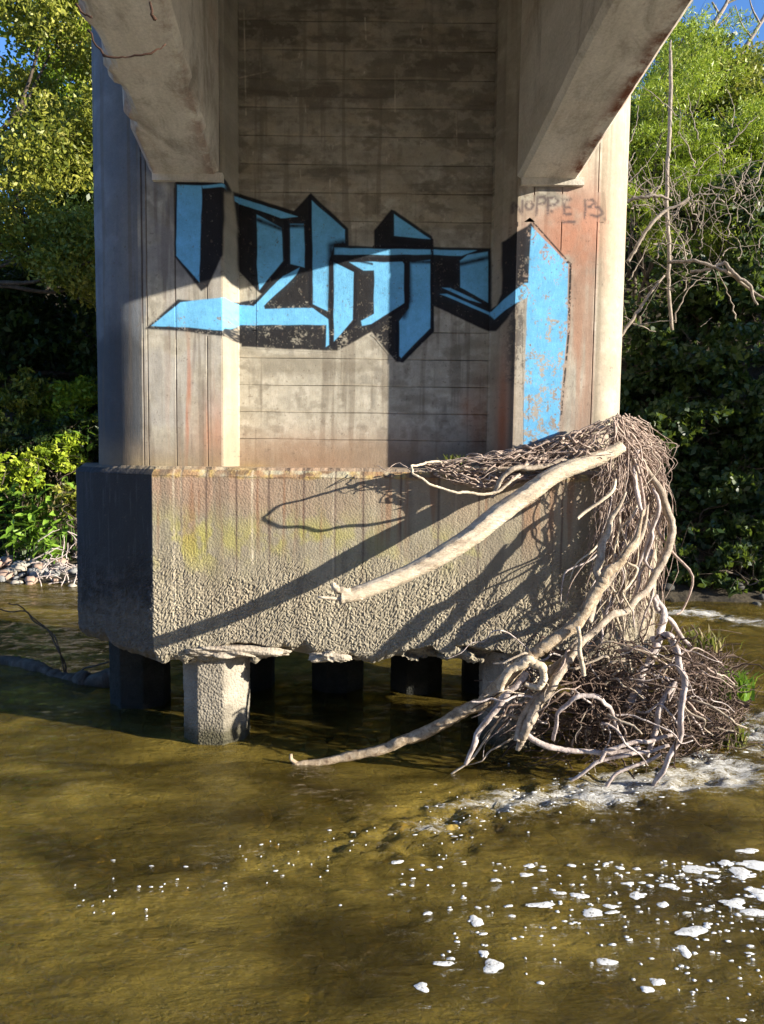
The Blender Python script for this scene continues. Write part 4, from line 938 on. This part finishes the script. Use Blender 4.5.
def limbs(mb, base, tops, r0_):
    base = np.array(base, float)
    for t in tops:
        t = np.array(t, float); p1 = base+(t-base)*.35+np.array([rng.normal(0, .12), rng.normal(0, .12), .25*abs(t[2]-base[2])*.4]); p2 = base+(t-base)*.7+rng.normal(0, .12, 3)
        mb.tube([base, p1, p2, t], [r0_, r0_*.7, r0_*.45, r0_*.12], 6, 4, .1, .05)
def tree(name, label, cat, base, trunk_top, clumps, n, L, W, lm, tr=.16, group=None, droop=.3):
    e = empty(name, tuple(base), label, cat, group)
    mb = MB(); base = np.array(base, float); tt = np.array(trunk_top, float)
    mb.tube([base-[0, 0, .3], base+(tt-base)*.3+rng.normal(0, .08, 3), base+(tt-base)*.65+rng.normal(0, .1, 3), tt], [tr*1.25, tr, tr*.8, tr*.55], 9, 5, .05, .04)
    limbs(mb, tt, [c[:3] for c in clumps[:10]], tr*.5)
    for c in clumps[:10]:
        limbs(mb, c[:3], [np.array(c[:3])+rng.normal(0, .6, 3)*np.array([c[3], c[3], c[4]]) for _ in range(4)], tr*.12)
    mb.build('trunk', M['bark'], e)
    pts, tn = crown_points(clumps, n); quads_mesh('crown', leaves(pts, L, W, droop), len(pts), lm, e, tn); return e
def clump_cloud(c, ext, n, rmin, rmax):
    return [(c[0]+rng.uniform(-1, 1)*ext[0], c[1]+rng.uniform(-1, 1)*ext[1], c[2]+rng.uniform(-1, 1)*ext[2], rng.uniform(rmin, rmax), rng.uniform(rmin, rmax)*.75) for _ in range(n)]
gh = lambda x, y: float(ground_h(np.array([x*1.]), np.array([y*1.]))[0])
def gp(x, y): return (x, y, gh(x, y))
# left bank trees
tree('broadleaf_tree', 'olive green tree overhanging the left bank above the stones', 'tree', gp(-7.7, 13.6), (-7.5, 13.3, 4.6), clump_cloud((-5.7, 13.0, 7.6), (1.6, .8, 2.9), 36, .45, .8), 46000, .095, .045, M['leaf_olive'], .13)
tree('broadleaf_tree', 'taller bright tree behind the overhanging one on the left bank', 'tree', gp(-8.2, 17.5), (-8, 17, 7), clump_cloud((-7.0, 17.0, 10.0), (3.0, 1.4, 4.4), 38, .8, 1.3), 40000, .14, .07, M['leaf_bright'], .2)
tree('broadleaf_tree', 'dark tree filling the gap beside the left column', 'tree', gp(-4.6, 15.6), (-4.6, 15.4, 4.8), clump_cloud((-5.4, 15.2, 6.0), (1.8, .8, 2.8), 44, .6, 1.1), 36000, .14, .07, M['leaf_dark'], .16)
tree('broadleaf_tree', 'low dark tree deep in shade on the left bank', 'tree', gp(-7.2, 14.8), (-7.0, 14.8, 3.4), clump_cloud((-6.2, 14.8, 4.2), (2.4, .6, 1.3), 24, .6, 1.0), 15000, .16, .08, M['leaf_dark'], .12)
tree('broadleaf_tree', 'tree at far left edge reaching out of frame', 'tree', gp(-10.5, 14), (-10.2, 14, 5), clump_cloud((-10, 14, 7), (2, 1.4, 3), 20, .8, 1.2), 8000, .2, .1, M['leaf_olive'], .2)
for lab, x, y, zz, r in (('dense dark bush hidden behind the pier, added to darken reflections', -2.2, 13.2, 2.2, 1.3), ('dark bush hidden behind the recessed wall, added to darken reflections', .2, 12.8, 1.9, 1.3), ('dark bush hidden behind the right column, added to darken reflections', 2.3, 12.8, 2.0, 1.3)):  # hidden bushes added so the water reflects dark foliage instead of sky
    tree('hidden_bank_bush', lab, 'bush', gp(x, y), (x, y, zz*.7), clump_cloud((x, y-.2, zz), (r, .4, zz*.55), 14, .5, .75), 7000, .17, .10, M['leaf_dark'], .06)
mb = MB()
# undergrowth of the left bank
for i, (px, py, Y, r, n, k) in enumerate(((10, 400, 13.4, .75, 2000, 'leaf_olive'), (62, 405, 13.6, .7, 1900, 'leaf_bright'), (60, 450, 12.7, .45, 1500, 'leaf_bright'), (20, 470, 12.4, .45, 1500, 'leaf_bright'), (80, 500, 12.0, .4, 1200, 'leaf_olive'), (35, 450, 13.0, .6, 1500, 'leaf_dark'), (92, 440, 13.2, .7, 1600, 'leaf_dark'), (5, 500, 12.6, .5, 1200, 'leaf_dark'), (75, 385, 13.9, .5, 1100, 'leaf_bright'), (-20, 430, 12.9, .7, 1500, 'leaf_olive'))):
    p = at(px, py, Y); b0 = gp(p[0], p[1]); z = max(p[2], b0[2]+.25)
    tree('bank_shrub', ['olive shrub at the left frame edge under the trees', 'yellow green shrub catching sun beside the column', 'bright shrub behind the herbs', 'bright low shrub left of the herbs', 'olive shrub behind the twig heap', 'dark shrub between the herbs and grass', 'shaded shrub close against the column edge', 'dark low shrub just above the stones', 'small bright shrub high beside the column', 'shrub cut by the left frame edge'][i], 'shrub',
         b0, (p[0], p[1], b0[2]+(z-b0[2])*.5), clump_cloud((p[0], p[1], z), (r*.6, r*.4, r*.5), 7, r*.4, r*.6), n, .11, .05, M[k], .03)
# grass tufts
def grass(name, label, c, n, h, spread, mtl, group=None):
    base = np.array(c)+np.c_[rng.normal(0, spread, n), rng.normal(0, spread*.6, n), np.zeros(n)]
    ln = h*rng.uniform(.5, 1.2, n); a = rng.uniform(0, 6.3, n); lean = ln*rng.uniform(.15, .75, n)
    tip = base+np.c_[np.cos(a)*lean, np.sin(a)*lean, ln*.9]; mid = base+np.c_[np.cos(a)*lean*.3, np.sin(a)*lean*.3, ln*.6]
    wd = .008+.004*rng.random(n); s = np.c_[-np.sin(a)*wd, np.cos(a)*wd, np.zeros(n)]
    q = np.concatenate([np.stack([base-s, base+s, mid+s*.8, mid-s*.8], 1), np.stack([mid-s*.8, mid+s*.8, tip+s*.05, tip-s*.05], 1)])
    t = np.clip(rng.normal(.5, .25, n), 0, 1); o = quads_mesh(name, q, len(q), mtl, None, np.r_[t, t]); return tag(o, label, 'grass', group)
for i, (px, py, Y) in enumerate(((12, 440, 12.9), (36, 432, 13.0), (58, 428, 13.2), (2, 470, 12.7), (24, 415, 13.5))):
    p = at(px, py, Y); grass('grass_tuft', ['leftmost full', 'middle', 'rightmost', 'lowest, cut by the left frame edge,', 'highest'][i]+' long half-dry grass tuft on the left bank', (p[0], p[1], gh(p[0], p[1])), 90, .75, .16, M['grass'], 'grass tufts on the left bank')
# broad-leaved herbs in front: stem + single leaves
def leaf_mesh(L, W):
    me = bpy.data.meshes.new('leaf'); ys_ = [0, .25, .6, 1.0]; ws = [.06, .85, .8, .0]
    v = []
    for y, q in zip(ys_, ws): v += [(-W*q*.5, L*y, .10*L*y*(1-y)+W*q*.10), (0, L*y, .10*L*y*(1-y)-.12*L*y*y), (W*q*.5, L*y, .10*L*y*(1-y)+W*q*.10)]
    f = []
    for k in range(3): f += [(k*3, k*3+1, k*3+4, k*3+3), (k*3+1, k*3+2, k*3+5, k*3+4)]
    me.from_pydata(v, [], f); a = me.attributes.new('tint', 'FLOAT', 'FACE'); a.data.foreach_set('value', rng.uniform(.3, .9, 6).astype(np.float32))
    me.materials.append(M['leaf_herb']); me.polygons.foreach_set('use_smooth', np.ones(6, bool)); return me
LM = [leaf_mesh(.22, .11), leaf_mesh(.18, .095), leaf_mesh(.25, .12)]
HERB = [(48, 478, 12.1, .75), (62, 486, 12.0, .8), (30, 508, 11.9, .6), (24, 486, 12.2, .6), (54, 532, 11.7, .38), (5, 478, 12.3, .8), (75, 470, 12.3, .75), (12, 515, 11.9, .5), (80, 425, 12.9, .9), (42, 500, 12.0, .7)]
HL = ['tallest bright middle', 'bright leaning second', 'low spreading', 'upper left', 'tiny lowest, among the twigs,', 'tall leftmost', 'rightmost, next to the pier cap,', 'short lowest left', 'highest sunlit, next to the column,', 'bushy middle']
for i, (px, py, Y, h) in enumerate(HERB):
    p = at(px, py, Y); g = gh(p[0], p[1]); top_z = max(p[2], g+h*.6)
    e = empty('leafy_herb', (p[0], p[1], g), HL[i]+' broad-leaved green herb on the left bank', 'plant', 'broad-leaved herbs on the left bank')
    for st in range(3):
        a = rng.uniform(0, 6.3); tp = np.array([p[0]+math.cos(a)*.16, p[1]-.05+math.sin(a)*.1, top_z-st*.10]); mb = MB(); b0 = np.array([p[0]+rng.normal(0, .03), p[1], g-.03])
        mid = (b0+tp)/2+np.array([math.cos(a)*.02, 0, .03]); mb.tube([b0, mid, tp], [.008, .006, .003], 5, 3); mb.build('stem', M['leaf_herb'], e)
        for k in range(9):
            q = .45+.55*k/8; c = b0*(1-q)**2+2*mid*q*(1-q)+tp*q*q; lf = bpy.data.objects.new('leaf', LM[(k+st) % 3]); C.objects.link(lf); lf.parent = e
            lf.location = Vector(c)-Vector(e.location); lf.rotation_euler = (rng.normal(-.25, .45), rng.normal(0, .45), k*2.4+a); s = rng.uniform(.7, 1.1)*(1.05-.25*abs(q-.75)); lf.scale = (s, s, s)
# stones of the left shore
def stone_mat(name, c0, c1): return plain_concrete(name, c0, tuple((a+b)/2 for a, b in zip(c0, c1)), c1, tuple(.6*a for a in c0), bstr=.3)
M['stone0'] = stone_mat('pale_stone', (.26, .23, .19), (.40, .36, .30)); M['stone1'] = stone_mat('grey_stone', (.15, .15, .15), (.28, .28, .27)); M['stone2'] = stone_mat('pink_stone', (.26, .18, .14), (.38, .27, .21))
SP = [lump('stone', (0, 0, 0), (1, .8, .6), M['stone%d' % (k % 3)], None, 51+k, 12, 8, .3) for k in range(6)]
for s in SP: C.objects.unlink(s)
SLAB = ['pale rounded stone on the left shore', 'grey rounded stone on the left shore', 'pinkish rounded stone on the left shore']
for k in range(150):
    px = rng.uniform(-8, 92); py = rng.uniform(541, 583); q = onz(px, py, .06); d = q[1]-float(yshore(np.array([q[0]]))[0])
    o = SP[k % 6].copy(); C.objects.link(o); r = rng.uniform(.05, .14); o.scale = (r, r, r*.9)
    x, y = q[0], float(yshore(np.array([q[0]]))[0])-.15+1.5*rng.random(); o.location = (x, y, max(gh(x, y), -.02)+r*.25); o.rotation_euler = (rng.normal(0, .3), rng.normal(0, .3), rng.uniform(0, 6.3))
    tag(o, SLAB[k % 3], 'stone', ['pale stones on the left shore', 'grey stones on the left shore', 'pinkish stones on the left shore'][k % 3])
# bleached twigs piled on the stones
for k in range(42):
    px = rng.uniform(38, 96); py = 585-abs(rng.normal(0, 24)); Y = rng.uniform(10.7, 11.2); a = rng.normal(.5, .9); L = rng.uniform(14, 36)
    branch('shore_twig', 'bleached twig heaped on stones beside the pier cap', [(px-math.cos(a)*L*.5, py+math.sin(a)*L*.5, Y), (px+rng.normal(0, 3), py-rng.uniform(0, 5), Y+.05), (px+math.cos(a)*L*.5, py-math.sin(a)*L*.5, Y+.1)], [.6, .55, .3], M['grey'], 5, 4, .05, .3, 'bleached twigs heaped on the left shore')
branch('sunken_branch', 'dark sunken branch lying in the pier shadow', [(-10,662,6.9),(30,668,6.7),(60,678,6.5),(90,682,6.3),(125,676,6.1),(150,680,6.0)], [6,7,8,9,7,5], M['bark'], 9, 6, .12, .1, cat='branch')
branch('arching_stem', 'thin dark stem arching over the sunken branch', [(65,680,6.5),(60,655,6.45),(48,630,6.45),(25,612,6.5),(-5,608,6.5)], [.9,.9,.8,.8,.7], M['bark'], 5, 6, 0, .1, cat='branch')
branch('arching_stem', 'second dark stem arching beside the first', [(66,680,6.5),(58,648,6.4),(46,628,6.4),(20,606,6.4),(8,603,6.4)], [.8,.8,.7,.6,.5], M['bark'], 5, 6, 0, .1, cat='branch')
branch('arching_stem', 'dark stem slanting from sunken branch to the pier', [(67,677,6.5),(85,669,6.4),(108,662,6.3)], [1,1,.8], M['bark'], 5, 5, 0, .1, cat='branch')

# right bank: bushes stepping up the hill
RB = [  # px, py, Y, r, leaves, material, label
 (655,120,13.8,1.0,4200,'leaf_bright','bright green bush high beside the sunlit column'),(700,150,13.6,1.1,4800,'leaf_bright','feathery lime bush in the middle of the hillside'),(752,140,13.9,1.0,4200,'leaf_bright','lime bush at right frame edge'),
 (680,80,15.5,1.1,4200,'leaf_bright','sunlit bush upper left on the hillside'),(735,105,16.0,1.1,4600,'leaf_olive','olive bush below the skyline at right'),(775,95,16.5,1.1,3600,'leaf_olive','olive bush cut by the right edge near skyline'),(690,75,18.0,.9,3400,'leaf_dark','dark bush against the blue sky'),(755,88,18.8,1.1,3400,'leaf_olive','dull bush on the skyline at right'),(640,70,15.0,1.1,4200,'leaf_bright','lime bush peeping out from under the girder'),(645,170,14.6,1.1,4200,'leaf_dark','dark bush behind the lime ones next to the column'),(700,185,14.6,1.1,4200,'leaf_dark','dark bush behind the lime ones in mid hillside'),(755,175,14.8,1.1,4200,'leaf_dark','dark bush behind the lime ones at right'),(690,120,16,1.2,4200,'leaf_dark','dark bush further up behind the dead cane'),
 (650,215,13.2,.8,2600,'leaf_bright','bush half hidden by bare twigs next to column'),(715,215,13.0,.9,3000,'leaf_bright','green bush behind bare twigs'),(760,215,12.9,.9,2800,'leaf_dark','shaded bush at right edge at mid height'),
 (745,285,12.4,.8,2600,'leaf_dark','leafy bush just below the bare twigs at right'),(690,300,12.8,.9,2400,'leaf_dark','dark bush behind bare twigs'),(650,350,12.9,.9,2400,'leaf_dark','dark bush beside the column at mid height'),
 (720,370,12.2,.9,2600,'leaf_dark','large leaved dark bush in the bank shade'),(765,400,12.0,.9,2400,'leaf_dark','dark bush at right frame edge low'),(690,440,11.9,.8,2300,'leaf_dark','shaded bush behind the hanging mat'),(740,470,11.5,.8,2300,'leaf_dark','low bush close above the right water edge'),(700,520,11.3,.7,2000,'leaf_dark','lowest bush overhanging the dark water'),(755,540,11.0,.6,1700,'leaf_dark','small bush dipping to the rapids at right'),
 (690,560,10.75,.45,1500,'leaf_dark','low ground creeper over the shaded waterline'),(740,568,10.6,.45,1500,'leaf_dark','low creeper trailing into the rapids at right'),(655,565,11.0,.45,1300,'leaf_dark','low creeper past the bent branch'),(765,555,10.7,.4,1200,'leaf_dark','low creeper at right frame edge'),
 (650,455,12.6,.8,1800,'leaf_dark','dark bush seen past the pier nose'),(660,530,12.0,.7,1600,'leaf_dark','dark undergrowth right behind the bent branch')]
for px, py, Y, r, n, k, lab in RB:
    p = at(px, py, Y); b0 = np.array(gp(p[0]+.1, p[1]+r*.5)); 
    if b0[2] > p[2]-.2: b0[2] = p[2]-.3
    sm = (.095, .018) if k == 'leaf_bright' else ((.10, .05) if k == 'leaf_olive' else (.13, .075))
    tree('hillside_bush', lab, 'bush', tuple(b0), tuple(b0+(p-b0)*.6), clump_cloud(tuple(p), (r*.75, r*.5, r*.7), 10, r*.35, r*.6), int(n*(1.7 if k == 'leaf_bright' else 1.25)), sm[0], sm[1], M[k], .035, droop=.8 if k == 'leaf_bright' else .3)
for i, (x, dd, hh, r, k, lab) in enumerate(((1.6, 3.2, 1.3, 1.3, 'leaf_bright', 'lime bush up the slope straight behind the right column'), (2.6, 5.2, 1.5, 1.4, 'leaf_bright', 'tall lime bush higher up behind the right column'), (.2, 4.6, 1.6, 1.5, 'leaf_olive', 'olive bush on the slope behind the recessed wall'), (-1.6, 4.2, 1.7, 1.5, 'leaf_olive', 'olive bush on the slope behind the left column'), (3.4, 7.6, 1.5, 1.6, 'leaf_olive', 'olive bush near the hilltop behind the right column'), (1.0, 7.4, 1.8, 1.7, 'leaf_bright', 'broad lime bush near the hilltop behind the pier'), (-3.2, 3.2, 1.5, 1.3, 'leaf_dark', 'dark bush on the slope left of the pier'), (-.8, 7.0, 2.0, 1.7, 'leaf_bright', 'broad lime bush high behind the left girder'))):
    y = float(yshore(np.array([x*1.]))[0])+dd; g = gh(x, y)
    tree('hillside_bush', lab, 'bush', (x, y, g), (x, y, g+hh*.6), clump_cloud((x, y-.2, g+hh*.6), (r*.8, r*.5, hh*.55), 12, r*.35, r*.55), 4500, .12, .05, M[k], .04)
n = 60000; ux = rng.uniform(-11, 10, n); ud = .9+rng.random(n)**.8*13; uy = yshore(ux)+ud; uz = ground_h(ux, uy)
uz = uz+rng.random(n)**1.5*(.25+.35*(fbm(ux*1.2, uy*1.2, 501, 3) > .5)); kp = fbm(ux*.9, uy*.9, 503, 3) > .36
pts = np.stack([ux, uy, uz], -1)[kp]
tag(quads_mesh('bank_undergrowth', leaves(pts, .15, .07, -.2), len(pts), M['leaf_dark'], None, np.clip(rng.normal(.45, .2, len(pts)), 0, 1)), 'low leafy undergrowth covering the far bank', 'undergrowth', kind='stuff')
# canes and dead twigs in front of them
branch('dead_cane', 'tall straight dead cane in front of the lime bushes', [(672,330,11.8),(669,250,11.9),(668,150,12.0),(670,60,12.1),(671,40,12.1)], [1.8,2,2,1.6,.8], M['dead'], 6, 5, .05, .15, kink=.015, cat='branch')
for lab, pts in (('dead branch arching right from the column edge', [(624,202,11.6),(650,196,11.5),(672,200,11.5)]), ('long dead branch curving up from the column', [(628,262,11.5),(640,240,11.4),(665,213,11.4),(690,198,11.4)]),
                 ('dead branch drooping to the right frame edge', [(668,262,11.5),(700,262,11.3),(730,272,11.2),(764,300,11.1)]), ('dead branch with lichen at the right frame edge', [(690,272,11.4),(725,262,11.2),(750,285,11.1),(758,305,11.1)]), ('thin dead branch slanting over the shaded hollow', [(612,350,11.6),(640,310,11.6),(665,275,11.6)])):
    branch('dead_branch', lab, pts, [1.8]*(len(pts)-1)+[1.0], M['dead'], 6, 5, .05, .2, cat='branch')
def deadtw(k):
    px = rng.uniform(625, 764); py = rng.normal(225, 45); Y = rng.uniform(11.3, 12.4); a = rng.normal(-.9 if rng.random() < .5 else -2.2, .6); L = rng.uniform(12, 55); pts = []; cv = rng.normal(0, .5)
    for q in np.linspace(0, 1, 5): pts.append(at(px+math.cos(a+cv*q)*L*q, py+math.sin(a+cv*q)*L*q, Y))
    return pts, rng.choice([.003, .005, .008, .012])
o = strands('dead_twig_thicket', 'thicket of bare pale twigs on the right hillside', 190, deadtw, M['dead']); o['category'] = 'twigs'
# bare trees on the skyline
for lab, tr_, brs in (('bare tree leaning on the skyline at far right', [(738,60,19.5),(750,40,19.5),(768,10,19.6),(785,-30,19.6)], [[(752,38,19.5),(742,25,19.5),(735,5,19.5)], [(760,24,19.5),(752,8,19.5),(748,-10,19.5)], [(744,50,19.5),(758,44,19.5),(775,36,19.5)]]),
                      ('pale bare trunk rising from the hilltop bushes', [(705,42,18.2),(715,22,18.2),(726,4,18.2),(735,-20,18.2)], [[(712,28,18.2),(722,22,18.2),(734,8,18.2)], [(720,15,18.2),(712,2,18.2)], [(726,4,18.2),(740,-2,18.2),(755,-4,18.2)]])):
    e = empty('bare_tree', tuple(at(*tr_[0])-np.array([0, 0, 1.2])), lab, 'tree'); mb = MB(); P = [at(*q) for q in tr_]; P = [P[0]-np.array([.3, 0, 1.2])]+P
    mb.tube(P, [.09, .075, .06, .045, .025], 7, 5, .05, .05); mb.build('trunk', M['dead'], e)
    for br in brs:
        mb = MB(); mb.tube([at(*q) for q in br], [.03, .02, .008][:len(br)], 5, 4, .1, .05); mb.build('limb', M['dead'], e)
# trees further upstream on the right bank (they shade the hollow under the hill)
for i, (x, y, r, hh) in enumerate(((10.8, 10.2, 1.6, 6.2), (13.6, 10.4, 1.9, 6.6), (16.8, 10.2, 2.0, 7.2), (8.7, 11.9, 1.3, 5.0))):
    g = gh(x, y); tree('upstream_tree', ['nearest', 'second', 'third', 'small'][i]+' dense tree upstream on the right bank', 'tree', (x, y, g), (x, y, g+hh*.4), clump_cloud((x, y, hh*.5+.2), (r*.75, r*.45, hh*.38), 18, r*.45, r*.65), 9000, .26, .16, M['leaf_dark'], .15)
# pale wild grass on the root wad
p = at(735, 690, 5.0); grass('clinging_grass', 'yellow green grass growing on the root wad', (p[0], p[1], p[2]-.06), 130, .20, .05, M['leaf_herb'])
p = at(728, 735, 5.0); grass('clinging_grass', 'straw coloured grass hanging off the root wad', (p[0], p[1], p[2]-.06), 130, .16, .06, M['grass'])
p = at(700, 642, 5.05); grass('clinging_grass', 'thin grass wisps on top of the root wad', (p[0], p[1], p[2]-.04), 60, .14, .08, M['grass'])
p = at(455, 463, 4.95); grass('dried_weed', 'dry feathery weed lying on the cap ledge', (p[0], p[1], CAP_T), 60, .10, .04, M['grass'])
# stones under water and in the rapids
M['stone3'] = stone_mat('dark_stone', (.035, .035, .032), (.08, .078, .07)); SD = [lump('stone', (0, 0, 0), (1, .8, .6), M['stone3'], None, 61+k, 12, 8, .3) for k in range(2)]  # darker stones for the right shore
for q in SD: C.objects.unlink(q)
M['bedstone'] = stone_mat('golden_stone', (.22, .15, .03), (.42, .30, .07))
mb = MB(); th_ = np.linspace(0, 2*math.pi, 9, endpoint=False); ph = np.linspace(.05, math.pi*.6, 5); T_, P_ = np.meshgrid(th_, ph)
fq = [(i*9+k, i*9+(k+1) % 9, (i+1)*9+(k+1) % 9, (i+1)*9+k) for i in range(4) for k in range(9)]+[tuple(range(9))[::-1]]
for k in range(1100):
    x = rng.uniform(-4.2, 4.0); y = rng.uniform(2.3, 6.2); r = rng.choice([.05, .08, .12, .18], p=[.4, .35, .18, .07])*rng.uniform(.8, 1.2); a = rng.uniform(0, 6.3); el = rng.uniform(.6, 1)
    q = 1+.3*(rng.random((5, 9))-.5); X_ = r*np.sin(P_)*np.cos(T_)*q; Y_ = r*el*np.sin(P_)*np.sin(T_)*q; Z_ = r*.6*np.cos(P_)
    mb.add(np.stack([x+X_*math.cos(a)-Y_*math.sin(a), y+X_*math.sin(a)+Y_*math.cos(a), -.36+Z_], -1), fq)
M['cobble'], nt, b = mat('riverbed_cobbles'); g_ = N(nt, 'ShaderNodeNewGeometry')
nt.links.new(ramp(nt, g_.outputs['Random Per Island'], [(0, (.06, .045, .02)), (.3, (.22, .15, .04)), (.55, (.50, .36, .09)), (.8, (.68, .52, .17)), (1, (.30, .25, .16))]), b.inputs['Base Color'])
nt.links.new(bump(nt, noise(nt, g_.outputs['Position'], 30, 5, .6), .5, .01), b.inputs['Normal'])
tag(mb.build('riverbed_cobbles', M['cobble']), 'golden brown cobbles covering the shallow river bed', 'stones', kind='stuff')
for k, (px, py, rx, z) in enumerate(((88, 858, .14, -.12), (452, 832, .10, -.02), (30, 820, .2, -.25), (250, 960, .2, -.25), (600, 1000, .16, -.2), (480, 985, .12, -.2), (120, 930, .2, -.28), (720, 985, .16, -.2), (360, 900, .18, -.28), (540, 950, .15, -.22))):
    p = onz(px, py, z); o = lump('river_stone', (0, 0, 0), (rx, rx*.8, .09), M['bedstone'], None, 81+k, 16, 10, .3); o.location = (p[0], p[1], z-.05)
    tag(o, 'golden stone just under the water surface', 'stone', 'golden stones under the shallow water')
for k in range(22):
    x = rng.uniform(2.5, 6.5); y = float(yshore(np.array([x]))[0])+rng.uniform(-.3, .7); o = SD[k % 2].copy(); C.objects.link(o); r = rng.uniform(.05, .11); o.scale = (r, r, r); o.location = (x, y, max(gh(x, y), -.02)+r*.2); o.rotation_euler = (0, 0, rng.uniform(0, 6.3))
    tag(o, 'dark stone along the shaded right shore', 'stone', 'stones along the right shore')
